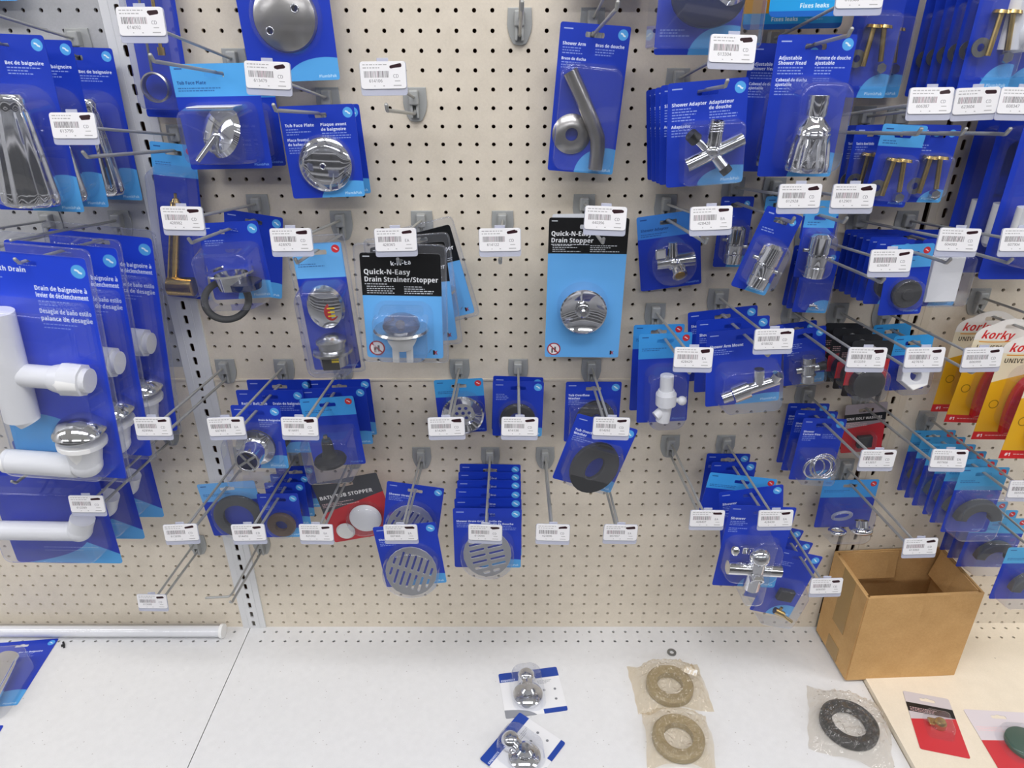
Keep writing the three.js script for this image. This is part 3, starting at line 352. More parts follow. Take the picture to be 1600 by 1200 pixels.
  tallStopper(g, w, h) { M('stopper_cap', dish([[0, 0.5], [0.6, 0.46], [1.0, 0.28], [1.12, 0.05], [1.05, 0]]).scale(0.95, 1.15, 1).translate(0.05, -h * 0.47, 0.35), CHROME, g); const st = M('round_sticker', dish([[0, 0.02], [0.42, 0.0]]).scale(0.9, 1.2, 1).rotateY(0.25).translate(0.42, -h * 0.49, 0.8), RED, g); M('sticker_print', merge([box(0.5, 0.07, 0.02, 0.4, -h * 0.46, 0.845), box(0.4, 0.07, 0.02, 0.42, -h * 0.49, 0.845), box(0.44, 0.07, 0.02, 0.42, -h * 0.52, 0.845)]), YELLOW, st); M('drain_stopper', lathe([[0, 1.25], [0.5, 1.18], [0.85, 0.95], [0.85, 0.8], [0.75, 0.75], [0.75, 0.45], [1.1, 0.35], [1.12, 0.2], [0.82, 0.15], [0.78, -0.55], [0, -0.55]]), STEEL, g, 0.15, -h * 0.83, 0.85); M('yellow_label', plate(rrect(0.95, 0.75, 0.04), 0.02).translate(0.15, -h * 0.83 - 0.2, 1.66), canvasMat(0.95, 0.75, (x, a, b) => { base(x, a, b, '#1a1a16'); for (let k = 0; k < 5; k++) { x.fillStyle = '#ecd022'; x.fillRect(0.06, 0.06 + k * 0.135, a - 0.12 - (k % 2) * 0.1, 0.1); } }), g); M('blister', bubble(w * 0.98, h * 0.72, 1.8, 0.6, 0.03, -h * 0.63, 0.92), CLEAR, g); M('clamshell_rim', rim(w + 0.25, h + 0.25, 0.25, -h / 2), CLEAR, g); },
  flapper(g, w, h) { const y = -h * 0.58; const s = new THREE.Shape(); s.moveTo(-0.9, -2.2); s.quadraticCurveTo(-1.3, 0.6, -0.5, 1.3); s.quadraticCurveTo(0.2, 1.8, 0.9, 1.2); s.quadraticCurveTo(1.5, 0.4, 1.3, -1.9); s.lineTo(0.75, -2.0); s.quadraticCurveTo(0.9, -0.9, 0.1, -0.8); s.quadraticCurveTo(-0.5, -0.9, -0.45, -2.1); s.lineTo(-0.9, -2.2); M('flapper', merge([plate(s, 0.5, 0.12, 10).translate(0.1, y, 0.15), ball(0.95, 0.3, y + 0.35, 0.6, 1, 0.95, 0.6)]), RED, g); M('blister', bubble(3.0, 4.2, 1.5, 0.9, 0.2, y, 0.9), CLEAR, g); },
  horseshoe(g, w, h) { const s = new THREE.Shape(); s.absarc(0, 0, 1.35, 0.1, Math.PI - 0.1, false); s.absarc(0, 0, 0.85, Math.PI - 0.1, 0.1, true); M('foam_gasket', plate(s, 0.6, 0.08, 14).translate(0.15, -h * 0.72, 0.2), GREYRUB, g); M('blister', bubble(w * 0.92, h * 0.72, 1.2, 0.5, 0, -h * 0.64, 0.9), CLEAR, g); },
  paperPad(g, w, h) { M('folded_leaflet', merge([box(1.75, 2.6, 0.7, 0, -h * 0.55, 0.4, 0.05)]), PAPER, g); M('blister', bubble(w * 0.95, h * 0.75, 1.2, 0.3, 0.1, -h * 0.55, 0.96), CLEAR, g); },
  handShower(g, w, h) { M('spray_head', ball(1.7, 0.1, -h + 2.5, 1.0, 1.05, 0.8, 0.45).rotateZ(0), NAVY, g); M('spray_face', dish([[0, 0.2], [0.8, 0.16], [1.0, 0]], 0.9, -h + 3.1, 1.65), CHROME, g); M('clear_box', merge([bubble(w + 0.9, h * 0.84, 2.4, 0.2, 0, -h * 0.56, 0.97)]), CLEAR, g); },
  whiteTap(g, w, h) { M('fill_valve', merge([rod([-0.36 * w, -h + 4.2, 0.9], [-0.36 * w, -h + 2.0, 0.9], 0.5), rod([-0.42 * w, -h + 2.2, 0.9], [0.1 * w, -h + 2.4, 0.9], 0.42), ball(0.75, -0.18 * w, -h + 2.7, 0.9), rod([-0.1 * w, -h + 2.7, 0.9], [0.02 * w, -h + 3.6, 0.9], 0.5)]), WHITE, g); M('clear_tube', new THREE.TorusGeometry(w * 0.4, 0.06, 8, 50, 3.4).rotateZ(1.4).translate(w * 0.14, -h + 5.4, 0.6), OFFWHITE, g); M('blister', bubble(w * 0.9, h * 0.72, 1.9, 0.7, 0, -h * 0.56, 0.9), CLEAR, g); },
  brassFitting(g, w, h) { M('brass_fitting', merge([rod([0.1, -h + 0.9, 0.8], [1.1, -h + 0.5, 1.0], 0.12), rod([-0.3, -h + 1.0, 0.75], [0.4, -h + 0.85, 0.85], 0.24, 0.22, 8), rod([0, -h + 0.9, 0.8], [0.05, -h + 1.4, 0.8], 0.1)]), BRASS, g); M('rubber_square', box(1.1, 0.9, 0.4, 0.2, -h + 2.1, 0.3, 0.08), RUBBER, g); M('blister', bubble(w * 0.9, h * 0.62, 1.3, 0.4, 0, -h * 0.72, 0.9), CLEAR, g); },
  none() {},
};
function grow(g, k, y) {   // enlarges what is in the bubble about the point (0, y) of the card
  for (const m of g.children) if (!['card', 'blister', 'clamshell_rim', 'blister_bulge'].includes(m.name)) { m.geometry.scale(k, k, k); m.position.set(m.position.x * k, y * I + (m.position.y - y * I) * k, m.position.z * k); }
}
const printCache = {};
function product(name, content, print, w, h, o = {}) {   // a package ready to be hung
  const key = o.key ?? `${name}${w}${h}`;
  const make = () => { const g = new THREE.Group(); M('card', o.geo ? o.geo() : cardGeo(w, h, o.r ?? 0.15, o.slot ?? true), canvasMat(w, h, print, o.ppi), g); K[content](g, w, h, o.c ?? {}); if (o.grow) grow(g, o.grow, o.at ?? -h * 0.64); return g; };
  const proto = printCache[key] ?? (printCache[key] = make());
  return { name, proto, w, h };
}
function put(P, label, category, group, x, y, z, roll = 0, pitch = 0, yaw = 0) {   // (x, y, z): the middle of the card's top edge before it swings about its hang slot
  const t = thing(P.name, label, category, group); for (const c of P.proto.children) t.add(c.clone());
  const s = roll * D; t.position.copy(W(x + HOLE_TOP * Math.sin(-s), y - HOLE_TOP + HOLE_TOP * Math.cos(s), z)); t.rotation.set(pitch * D, yaw * D, s); return t;
}
const hang = (P, h, z, roll, label, category, group, o = {}) => put(P, label, category, group, h[0] + (o.dx ?? 0), prongY(h, z) + 0.09 + HOLE_TOP, z, roll, o.pitch ?? 0, o.yaw ?? 0);
const NTH = ['front', 'second', 'third', 'fourth', 'fifth', 'sixth', 'seventh'];
function stack(P, h, zs, roll, label, category, group) {   // zs from the front card to the one nearest the board
  zs.forEach((z, i) => hang(P, h, z, roll + (i ? jit(1.5) : 0), `${label}, ${i === zs.length - 1 && i ? 'rearmost' : NTH[i]} of ${zs.length === 2 ? 'the two' : 'its stack'}`, category, group));
}

// ---------------------------------------------------------------- stock on the hooks
const PK = 'blister pack';
const tubFace = blueCard(['Tub Face Plate'], ['Plaque avant', 'de baignoire'], { es: ['Placa frontal', 'de bañera'] });
// upper middle
hook([-16.5, 2], '614092', 'CD', 'near the top left beside the white slotted upright');
hook([-20.5, 6], '613790', 'CD', 'over the chrome tub spouts at the left');
hook([-11.5, 4], '613479', 'CD', 'over the lever face plate package');
hook([-6.5, 4], '614106', 'CD', 'empty, right of the tub face plates');
hook([-0.5, 0], null, null, 'empty at the top edge left of the shower arm');
hook([3.5, 0], null, null, 'holding the shower arm card at the top');
hook([8.5, 3], '613304', 'CD', 'above the shower adapter cards');
hook([13.5, 1], '610960', 'CD', 'at the top edge above the adjustable shower heads');
const lever = product('lever_plate_pack', 'plateLever', headCard(['Tub Face Plate'], { k: 0.3, dot: 0 }), 4.5, 5.3);
stack(lever, [-16.5, 2], [3.4, 1.0], 1, 'card with pale blue header and chrome trip lever plate', PK, 'lever face plate packs');
const face = product('face_plate_pack', 'plateOne', tubFace, 4.1, 4.9);
stack(face, [-11.5, 4], [2.9, 1.5], 2, 'blue card with round one-hole chrome tub face plate', PK, 'tub face plate packs');
hook([-13.0, -3.4], null, null, 'above the frame over the two-hole overflow plate');
put(product('overflow_plate_pack', 'plateTwo', blueCard([], []), 4.9, 6.2), 'blue card with dull two-hole oval overflow plate at the top edge', PK, undefined, -13.0, 2.7, 1.6, 2);
hook([-19.9, -6], null, null, 'above the frame over the brass linkage rod pack');
put(product('linkage_rod_pack', 'tripRods', blueCard([], [], { sw: 0 }), 2.6, 10.6), 'narrow clear pack of brass linkage rods with round plunger beside the white upright', PK, undefined, -19.9, 5.2, 1.2, -2);
hang(product('brass_tube_pack', 'brassTube', headCard([], { k: 0.2 }), 2.6, 9.4, { key: 'bt' }), [-20.5, 6], 1.2, -6, 'narrow clear pack with brass tube and brass sleeve hanging over the white upright', PK);
hang(product('shower_arm_pack', 'showerArm', blueCard(['Shower Arm'], ['Bras de douche'], { es: ['Brazo de ducha'] }), 3.75, 7.6), [3.5, 0], 1.9, -4, 'tall blue card with bent shower arm and round flange', PK);
const adapter = product('shower_adapter_pack', 'adapter', blueCard(['Shower Adapter'], ['Adaptateur', 'de douche'], { n: 5, es: ['Adaptador'] }), 3.85, 4.9, { grow: 1.18, at: -3.3 });
stack(adapter, [8.5, 3], [6.9, 5.2, 3.8, 2.5, 1.2], 4.5, 'blue shower adapter card with crossed chrome fittings and black knobs', PK, 'shower adapter packs');
const shead = product('shower_head_pack', 'showerHead', blueCard(['Adjustable', 'Shower Head'], ['Pomme de douche', 'ajustable'], { es: ['Cabezal de ducha', 'ajustable'] }), 3.75, 6.5);
stack(shead, [13.5, 1], [6.5, 2.6], 0, 'tall blue card with bell-shaped chrome adjustable shower head', PK, 'adjustable shower head packs');
hook([8.3, -8.3], null, null, 'above the frame over the boxed hand shower');
put(product('hand_shower_box', 'handShower', blueCard([], [], { y: 9, sw: 0.3 }), 4.2, 10, { ppi: 40 }), 'clear boxed dark blue hand shower hanging at the top edge', 'boxed shower', undefined, 8.3, 7.85, 4.5, 0);
const yel = product('repair_kit_pack', 'none', (x, w, h) => { base(x, w, h, '#e0a51c'); x.fillStyle = '#1fa0e4'; x.fillRect(0, h - 0.75, w, 0.75); x.fillStyle = '#1566c2'; x.fillRect(0, h - 0.25, w, 0.25); text(x, 'Fixes leaks', w * 0.28, h - 0.38, 0.27, '#e9f5fd'); fine(x, w * 0.62, h - 0.47, w * 0.33, 1); }, 5.2, 7, { ppi: 40, r: 0.3 });
hook([14.0, -7], null, null, 'above the frame over the yellow repair kits');
put(yel, 'yellow and blue repair kit card at the top edge, the front one', 'card pack', 'yellow repair kit cards', 14.0, 6.55, 5, 1); put(yel, 'yellow and blue repair kit card at the top edge, the one behind', 'card pack', 'yellow repair kit cards', 13.7, 6.05, 2, 1);
hook([3.9, -8], null, null, 'above the frame over the shower arm card');
put(product('shower_part_pack', 'none', blueCard([], []), 3.8, 6.5, { ppi: 40 }), 'blue card with only its lower edge showing above the shower arm', 'card pack', undefined, 4.0, 6.95, 1.5, 0);

// left bay
hook([-25.0, 1], null, null, 'in the left bay holding the chrome tub spouts');
hook([-29.5, 11], null, null, 'above the white drain kits, nearer the left edge');
hook([-25.2, 11], null, null, 'holding the three white drain kits');
hook([-25.5, 26], '612589', 'CD', 'below the white drain kits at the left'); hook([-29.5, 24], null, null, 'hidden behind the white drain kits');
hook([-25.5, 36], '613088', 'CD', 'lowest at the left, above the clear tube', { L: 7 });
hook([-20.5, 36], null, null, 'empty, its upper wire bent sideways', { L: 6.6, bare: true });
const spout = product('tub_spout_pack', 'spout', blueCard([], ['Bec de baignoire'], { y: 1.3, n: 0, sw: 0.5 }), 4.4, 8.2);
stack(spout, [-25.0, 1], [6.9, 4.7, 1.0], -2, 'blue tub spout card with tall chrome spout in the left bay', PK, 'tub spout packs');
const kit = product('drain_kit_pack', 'drainKit', (x, w, h) => { base(x, w, h, '#2246d4'); x.fillStyle = SKY; x.beginPath(); x.ellipse(w * 0.28, h * 0.83, w * 0.4, h * 0.13, 0, 0, 7); x.fill(); dot(x, w - 0.5, 0.75, 0.36, SKY); text(x, 'Lever Bath Drain', 0.2, 1.0, 0.34, WHT, 'bold', 'left', w * 0.45); fine(x, 0.25, 1.2, w * 0.25, 2); let y = 1.9; for (const q of ['Drain de baignoire à', 'levier de déclenchement']) { text(x, q, w * 0.52, y, 0.34, WHT, 'bold', 'left', w * 0.44); y += 0.38; } fine(x, w * 0.53, y - 0.2, w * 0.3, 2, 0.2); y += 0.5; for (const q of ['Desagüe de baño estilo', 'palanca de desagüe']) { text(x, q, w * 0.52, y, 0.34, WHT, 'bold', 'left', w * 0.44); y += 0.38; } fine(x, w * 0.53, y - 0.2, w * 0.3, 2, 0.2); }, 6.0, 13.2, { ppi: 40, r: 0.3 });
stack(kit, [-25.2, 11], [9.3, 6.4, 2.6], -5, 'large blue drain kit with white pipes', 'drain kit', 'white drain kits');
const low = product('drain_pipe_pack', 'lowerKit', (x, w, h) => { base(x, w, h, '#1c37b4'); x.fillStyle = SKY; x.beginPath(); x.moveTo(w * 0.1, h); x.quadraticCurveTo(w * 0.6, h * 0.92, w * 0.72, h * 0.78); x.lineTo(w, h * 0.9); x.lineTo(w, h); x.fill(); fine(x, w * 0.3, h - 1.3, w * 0.55, 2, 0.25); }, 6.8, 7.8, { ppi: 40, r: 0.25 });
stack(low, [-29.5, 24], [7.8, 5.0, 2.2], -1, 'blue drain pipe card below the white drain kits', 'drain kit', 'lower drain pipe packs');
hook([-29.5, -9], null, null, 'above the frame at the far top left');
put(product('corner_pack', 'none', blueCard([], []), 4.5, 8, { ppi: 40 }), 'blue card whose lower corner shows at the top left corner', 'card pack', undefined, -29.3, 8.4, 1.2, 0);

// rows 10 to 12
hook([-16.5, 10], '428982', 'CD', 'in front of the brass tube pack');
hook([-11.5, 11], '428970', 'CD', 'right of the black gasket pack');
hook([-6.5, 11], '428365', 'EA', 'above the drain strainer stopper packs');
hook([-1.5, 11], '614122', 'CD', 'empty, in the middle of the board');
hook([3.5, 10], '440396', 'CD', 'over the tall black and blue drain stopper card');
hook([8.5, 10], '428428', 'EA', 'over the small shower diverter card');
hook([12.5, 9], '612928', 'CD', 'left of two touching under the shower head');
hook([15.0, 9], '612901', 'CD', 'right of two touching under the shower head');
hook([17.5, 12], '636067', 'CD', 'in front of the dark blue card row');
hook([20.5, 11], '604080', 'CD', 'left of the white fill valve');
hook([23.5, 11], '607904', 'CD', 'at the right edge over the white fill valve');
const gask = product('gasket_pack', 'gasketSet', blueCard([], [], { sw: 0.55 }), 3.4, 4.4);
hang(gask, [-16.5, 10], 5.2, 3, 'clear bulging pack with large black ring gasket', PK); hang(product('strainer_card', 'none', blueCard([], [], { sw: 0.45 }), 3.5, 5.2), [-16.5, 10], 1.2, -9, 'plain blue card tilted behind the black ring gasket pack', 'card pack');
hang(product('tub_stopper_pack', 'tallStopper', headCard([], { k: 0.26, sky: '#6ab2ee' }), 2.75, 7.5), [-11.5, 11], 6.2, 3, 'narrow clear pack with chrome dome over a stopper with yellow label', PK);
const qne = product('strainer_stopper_pack', 'strainer', quickCard('Drain Strainer/Stopper', 0.39), 4.05, 5.7, { r: 0.2 });
hang(qne, [-6.5, 11], 9.3, -1, 'black and pale blue drain strainer stopper pack, front of its three', PK, 'drain strainer stopper packs'); hang(qne, [-6.5, 11], 6.6, 5, 'black and pale blue drain strainer stopper pack, middle of its three', PK, 'drain strainer stopper packs'); hang(qne, [-6.5, 11], 2.2, 14, 'black and pale blue drain strainer stopper pack, rearmost and most tilted', PK, 'drain strainer stopper packs');
const qs = product('drain_stopper_pack', 'dishStop', quickCard('Drain Stopper', 0.24), 4.6, 8.7);
hang(qs, [3.5, 10], 3.4, -0.5, 'tall black and pale blue drain stopper card with round chrome disc', PK, 'drain stopper packs'); hang(product('pale_card', 'none', (x, w, h) => base(x, w, h, '#dfe2e6'), 4.0, 8.2, { ppi: 20 }), [3.5, 10], 1.4, 1, 'pale card edge showing behind the tall drain stopper card', 'card pack');
hang(product('diverter_pack', 'divert', headCard(['Shower Adapter'], { k: 0.3, sky: '#3f86dc' }), 3.8, 4.7, { grow: 1.3 }), [8.5, 10], 1.2, 8, 'tilted blue card with small chrome three-way shower diverter', PK);
const cyl = product('vacuum_breaker_pack', 'cylinder', blueCard([], [], { sw: 0.4, n: 2 }), 1.95, 4.3);
hang(cyl, [12.5, 9], 1.3, 0, 'narrow blue card with chrome cylinder nearest the board behind tag 428428', PK, 'chrome cylinder packs'); hang(cyl, [12.5, 9], 8.6, -17, 'narrow blue card with chrome cylinder, strongly tilted', PK, 'chrome cylinder packs');
const cyl2 = product('vacuum_breaker_head_pack', 'cylinder', headCard([], { k: 0.28, dot: 0 }), 1.6, 3.7);
hang(cyl2, [15.0, 9], 7.2, -1, 'narrow card with pale blue header and upright chrome cylinder, front one', PK, 'headed chrome cylinder packs'); hang(cyl2, [15.0, 9], 1.2, 0, 'narrow card with pale blue header close to the board behind the tilted cylinder', PK, 'headed chrome cylinder packs');
hang(product('spring_pack', 'springs', headCard([], { k: 0.4, dot: 0 }), 2.0, 2.2, { key: 'sp0' }), [15.0, 9], 3.6, 0, 'small pale blue card of springs peeking out under tag 612901', PK, undefined, { dx: 1.6 });
const spr = product('small_parts_pack', 'springs', blueCard([], [], { n: 2, sw: 0.5 }), 2.1, 3.9);
stack(spr, [17.5, 12], [2.8, 1.9, 1.1], -2, 'blue card of tiny silver parts under the chrome cylinders', PK, 'tiny silver part packs');
const dk = product('faucet_washer_pack', 'blackDisc', blueCard([], [], { n: 2, sw: 0.45 }), 2.1, 3.8);
stack(dk, [20.5, 11], [4.9, 4.1, 3.3, 2.5, 1.7, 0.95], 0, 'dark blue narrow card in the fanned row behind tag 636067', PK, 'fanned narrow blue cards');
hang(product('tank_washer_pack', 'blackDisc', headCard([], { k: 0.32 }), 2.35, 4.0, { key: 'tw' }), [20.5, 11], 6.6, 3, 'blue card with pale header and round black rubber disc beside the folded leaflet', PK);
hang(product('leaflet_pack', 'paperPad', blueCard([], []), 2.6, 4.0), [23.5, 11], 4.6, 2, 'clear pack stuffed with a white folded leaflet', PK); hang(product('wide_blue_pack', 'none', blueCard([], []), 4.4, 3.4), [23.5, 11], 1.1, 0, 'wide blue card close to the board behind the folded leaflet', 'card pack');

// rows 16 and 17
hook([8.5, 17], '428429', 'EA', 'in front of the white plastic valve');
hook([12.5, 16], '618632', 'CD', 'in front of the shower arm mounts');
hook([17.5, 17], '613359', 'CD', 'in front of the red and black cards');
hook([20.5, 17], '427610', 'CD', 'above the white plastic nut');
hook([23.5, 17], '606999', 'CD', 'in front of the red flapper packs');
const wv = product('plastic_valve_pack', 'whiteValve', headCard([], { k: 0.27, sky: '#3f9ce6' }), 3.25, 6.2);
stack(wv, [8.5, 17], [3.7, 1.7], 3, 'blue card with pale header and white plastic shower valve', PK, 'white plastic valve packs');
const am = product('arm_mount_pack', 'armMount', blueCard(['Shower Arm Mount'], [], { s: 0.26, sw: 0.3 }), 4.4, 4.9, { grow: 1.12, at: -3.4 });
stack(am, [12.5, 16], [6.0, 3.7, 1.5], 6, 'blue shower arm mount card with chrome elbow fitting', PK, 'shower arm mount packs');
const sv = product('shutoff_valve_pack', 'smallValve', blueCard([], [], { n: 3, es: [] }), 2.6, 3.9, { grow: 1.15 });
stack(sv, [17.5, 17], [2.6, 1.2], 9, 'small blue card with chrome inline valve and black knob', PK, 'small inline valve packs');
const rb = product('red_washer_pack', 'bigDisc', redCard([], { foot: true, cut: 0.3, y: 1.3 }), 2.45, 3.7, { key: 'rb' });
stack(rb, [20.5, 17], [5.2, 3.9, 2.6, 1.4], 0, 'red and black card with black rubber cap', PK, 'red and black cap packs');
const hx = product('plastic_nut_pack', 'hexNut', headCard([], { k: 0.35, sky: '#35a0e4', dot: 0 }), 2.4, 3.7);
stack(hx, [23.5, 17], [4.1, 1.6], 4, 'pale blue headed card with white plastic hex nut', PK, 'white plastic nut packs');

// upper right
hook([17.5, 5], '606387', 'CD', 'leftmost of three touching at the upper right'); hook([19.5, 5], '623604', 'CD', 'middle of three touching at the upper right'); hook([21.5, 5], '608347', 'CD', 'rightmost of three touching at the upper right');
const boltB = product('tank_bolt_pack', 'bolts', blueCard(['Tank to Bowl Bolts'], [], { s: 0.2, n: 2, es: [] }), 2.3, 3.9, { grow: 1.2 }), boltH = product('closet_bolt_pack', 'bolts', headCard([], { k: 0.26, dot: 0 }), 2.35, 4.2, { grow: 1.2 }), boltL = product('toilet_bolt_pack', 'bolts', blueCard([], [], { n: 4 }), 2.5, 6.4, { grow: 1.2 });
stack(boltB, [19.5, 5], [1.9, 0.9], 0, 'blue card of brass tank bolts right of the adjustable shower head', PK, 'brass tank bolt packs');
hang(boltH, [19.5, 5], 4.9, -3, 'pale blue headed card of brass closet bolts', PK);
stack(product('lid_bolt_pack', 'bolts', blueCard([], [], { n: 3 }), 2.2, 4.0, { key: 'lb', grow: 1.2 }), [21.5, 5], [4.6, 3.2, 1.6], -1, 'blue brass bolt card under the upper right tags', PK, 'brass lid bolt packs');
hook([18.0, -4], null, null, 'above the frame over the brass bolt cards'); hook([21.4, -4], null, null, 'above the frame over the fanned blue cards'); hook([24.0, -4], null, null, 'above the frame at the far top right');
put(boltL, 'blue card of brass toilet bolts under tag 610960, front one', PK, 'brass toilet bolt packs', 17.9, 2.15, 2.9, -1); put(boltL, 'blue card of brass toilet bolts under tag 610960, rear one', PK, 'brass toilet bolt packs', 19.4, 2.05, 1.2, 0);
for (let k = 0; k < 6; k++) put(boltL, `blue card of brass bolts at the top right, ${k === 5 ? 'rearmost' : NTH[k]} of the fanned row`, PK, 'fanned brass bolt packs', 22.3, 2.1 + (5 - k) * 0.12, 5.9 - k * 0.95, 0);
put(product('white_part_pack', 'whiteTap', blueCard([], []), 3.4, 7.2, { ppi: 40 }), 'blue card with white plastic part cut by the top right edge', PK, undefined, 24.2, 3.3, 5.0, 0);
const big = product('fill_valve_pack', 'whiteTap', blueCard([], [], { sw: 0, y: 20 }), 6.4, 10.2, { ppi: 32, r: 0.3 });
hook([28.5, 3], null, null, 'in the right bay holding the white fill valves');
for (let k = 0; k < 3; k++) hang(big, [28.5, 3], 5.4 - k * 1.9, 0, `large blue fill valve card at the right edge, ${['front', 'middle', 'rearmost'][k]} of three`, 'valve pack', 'large fill valve packs');

// rows 21 to 25
hook([-20.5, 21], '428964', 'CD', 'left of the white upright, crossing it'); hook([-16.5, 21], '607491', 'EA', 'over the chrome strainer cup pack'); hook([-12.5, 21], '614491', 'CD', 'left of the black rubber stopper pack');
hook([-4.5, 21], '614269', 'CD', 'over the basket strainer card'); hook([-0.5, 21], '614130', 'CD', 'over the black flat washer card in the middle'); hook([4.5, 21], '614262', 'CD', 'over the tilted oval washer pack');
hook([19.5, 23], '613057', 'CD', 'in front of the red washer card at the right'); hook([23.5, 23], '607908', 'EA', 'in front of the bare board right of the beige upright');
hook([28.5, 25], '605550', 'CD', 'cut by the right edge below the red flapper packs');
const cupC = product('strainer_cup_pack', 'cup', blueCard([], ['Drain de baignoire'], { s: 0.2, n: 0, sw: 0.5 }), 3.0, 4.5), rollC = product('tub_drain_pack', 'bigDisc', blueCard(['Roller Ball Tub'], ['Drain de baignoire'], { s: 0.24, n: 1 }), 4.3, 4.7, { key: 'rc' });
hang(cupC, [-16.5, 21], 6.0, -1, 'clear pack with shiny chrome strainer cup and cross spokes', PK); stack(rollC, [-16.5, 21], [3.4, 1.5], 0, 'wide blue tub drain card behind the chrome strainer cup', PK, 'wide tub drain packs');
hang(product('rubber_stopper_pack', 'blackStopper', headCard([], { k: 0.26, sky: '#3f9fe8' }), 3.4, 5.0), [-12.5, 21], 4.7, 4, 'clear pack with black rubber plunger stopper under pale blue header', PK);
stack(product('tub_drain_pack', 'none', blueCard([], [], { n: 2, sw: 0.55 }), 4.2, 4.3, { key: 'td2' }), [-12.5, 21], [3.0, 1.5], 2, 'wide blue card with pale blue corner behind the rubber plunger stopper', 'card pack', 'wide blue cards behind the rubber stopper');
hang(product('basket_strainer_pack', 'basket', headCard([], { k: 0.32, sky: '#3f9fe0' }), 3.3, 4.1), [-4.5, 21], 1.4, 3, 'blue card with round chrome basket strainer', PK);
stack(product('flat_washer_pack', 'ringFlat', blueCard([], [], { n: 4, sw: 0.4 }), 3.4, 4.2, { key: 'fw', c: { R: 1.2, r: 0.6, m: BLACK } }), [-0.5, 21], [1.8, 0.9], -1, 'blue card with flat black washer in the middle of the board', PK, 'flat black washer packs');
const ov = product('overflow_washer_pack', 'ovalWasher', blueCard(['Tub Overflow', 'Washer'], [], { s: 0.22 }), 3.7, 4.6);
hang(ov, [4.5, 21], 1.9, 0, 'blue overflow washer card hanging straight against the board', PK, 'overflow washer packs'); hang(ov, [4.5, 21], 8.4, -17, 'strongly tilted blue pack with large black oval washer', PK, 'overflow washer packs');
stack(product('curtain_ring_pack', 'wireRings', blueCard(['Shower', 'Curtain Pins'], [''], { s: 0.2 }), 2.85, 4.8, { grow: 1.3, at: -3.4 }), [19.5, 23], [3.6, 2.3, 1.0], -2, 'blue card with shiny wire curtain rings', PK, 'curtain ring packs');
hang(product('bolt_washer_pack', 'redSquare', redCard(['SINK BOLT WASHERS'], { top: '#a39aa0', band: true, cut: 0.4, y: 1.25, s: 0.28 }), 2.85, 3.9), [23.5, 23], 1.0, 6, 'red card with black title band and square black washers', PK);
// flappers and gaskets in the right bay
hook([29.5, 16], null, null, 'in the right bay holding the red flapper packs');
const flapGeo = () => { const w = 4.3, h = 7.2, s = new THREE.Shape(); s.moveTo(-w / 2, -h); s.lineTo(w / 2, -h); s.lineTo(w / 2, -1.2); s.quadraticCurveTo(w / 2, -0.7, 1.3, -0.45); s.quadraticCurveTo(0.7, 0, 0, 0); s.quadraticCurveTo(-0.7, 0, -1.3, -0.45); s.quadraticCurveTo(-w / 2, -0.7, -w / 2, -1.2); s.lineTo(-w / 2, -h); s.holes.push(euroSlot(-0.52)); const g = plate(s, 0.03, 0, 8), p = g.attributes.position, uv = g.attributes.uv; for (let i = 0; i < p.count; i++) uv.setXY(i, (p.getX(i) + w / 2) / w, 1 + p.getY(i) / h); return g.translate(0, 0, -0.03); };
const flap = product('flapper_pack', 'flapper', (x, w, h) => { const gr = x.createLinearGradient(0, h * 0.2, w, h * 0.62); base(x, w, h, '#efe6c8'); gr.addColorStop(0, '#f3ecd4'); gr.addColorStop(1, '#e2a913'); x.fillStyle = '#e6b021'; x.beginPath(); x.moveTo(0, h * 0.46); x.quadraticCurveTo(w * 0.5, h * 0.36, w, h * 0.3); x.lineTo(w, h); x.lineTo(0, h); x.fill(); x.fillStyle = '#f4f2ec'; x.fillRect(0, 0, w, h * 0.2); x.fillStyle = '#d62428'; x.fillRect(0, h - 0.55, w, 0.55); text(x, '#1', 0.25, h - 0.17, 0.3, '#fff'); fine(x, 0.75, h - 0.32, w * 0.6, 1, 0.1, '#f6d0c8'); text(x, 'korky', 0.35, 1.35, 0.72, '#d62428', 'italic bold', 'left', w * 0.5); x.strokeStyle = '#e0962a'; x.lineWidth = 0.06; x.beginPath(); x.moveTo(0.35, 1.55); x.quadraticCurveTo(1.4, 1.6, 2.4, 1.45); x.stroke(); text(x, 'UNIVERSAL', 0.3, 2.05, 0.38, '#4a4636', 'bold', 'left', w * 0.6); x.strokeStyle = '#8a6a14'; x.lineWidth = 0.05; x.beginPath(); x.arc(0.6, h * 0.66, 0.26, 0, 7); x.stroke(); }, 4.3, 7.2, { geo: flapGeo });
stack(flap, [29.5, 16], [9.0, 6.4, 3.9, 2.0], -1, 'cream and yellow card with red toilet flapper at the right edge', PK, 'red flapper packs');
const hs = product('foam_gasket_pack', 'horseshoe', headCard([], { k: 0.3, sky: '#5aaede' }), 3.9, 4.4), hs2 = product('tank_gasket_pack', 'horseshoe', headCard([], { k: 0.34, sky: '#4aa0d4' }), 3.0, 5.0, { key: 'tg' });
stack(hs2, [28.5, 25], [7.4, 6.2, 5.0, 3.8, 2.6, 1.4].map((z) => z * 0.92), 0, 'dark blue gasket card in the row under the flappers', PK, 'fanned gasket packs');
hook([33.5, 31], null, null, 'in the right bay holding the grey foam gaskets');
stack(hs, [33.5, 31], [7.2, 3.6, 2.5, 1.4], 0, 'pale headed pack with grey horseshoe foam gasket', PK, 'grey foam gasket packs');

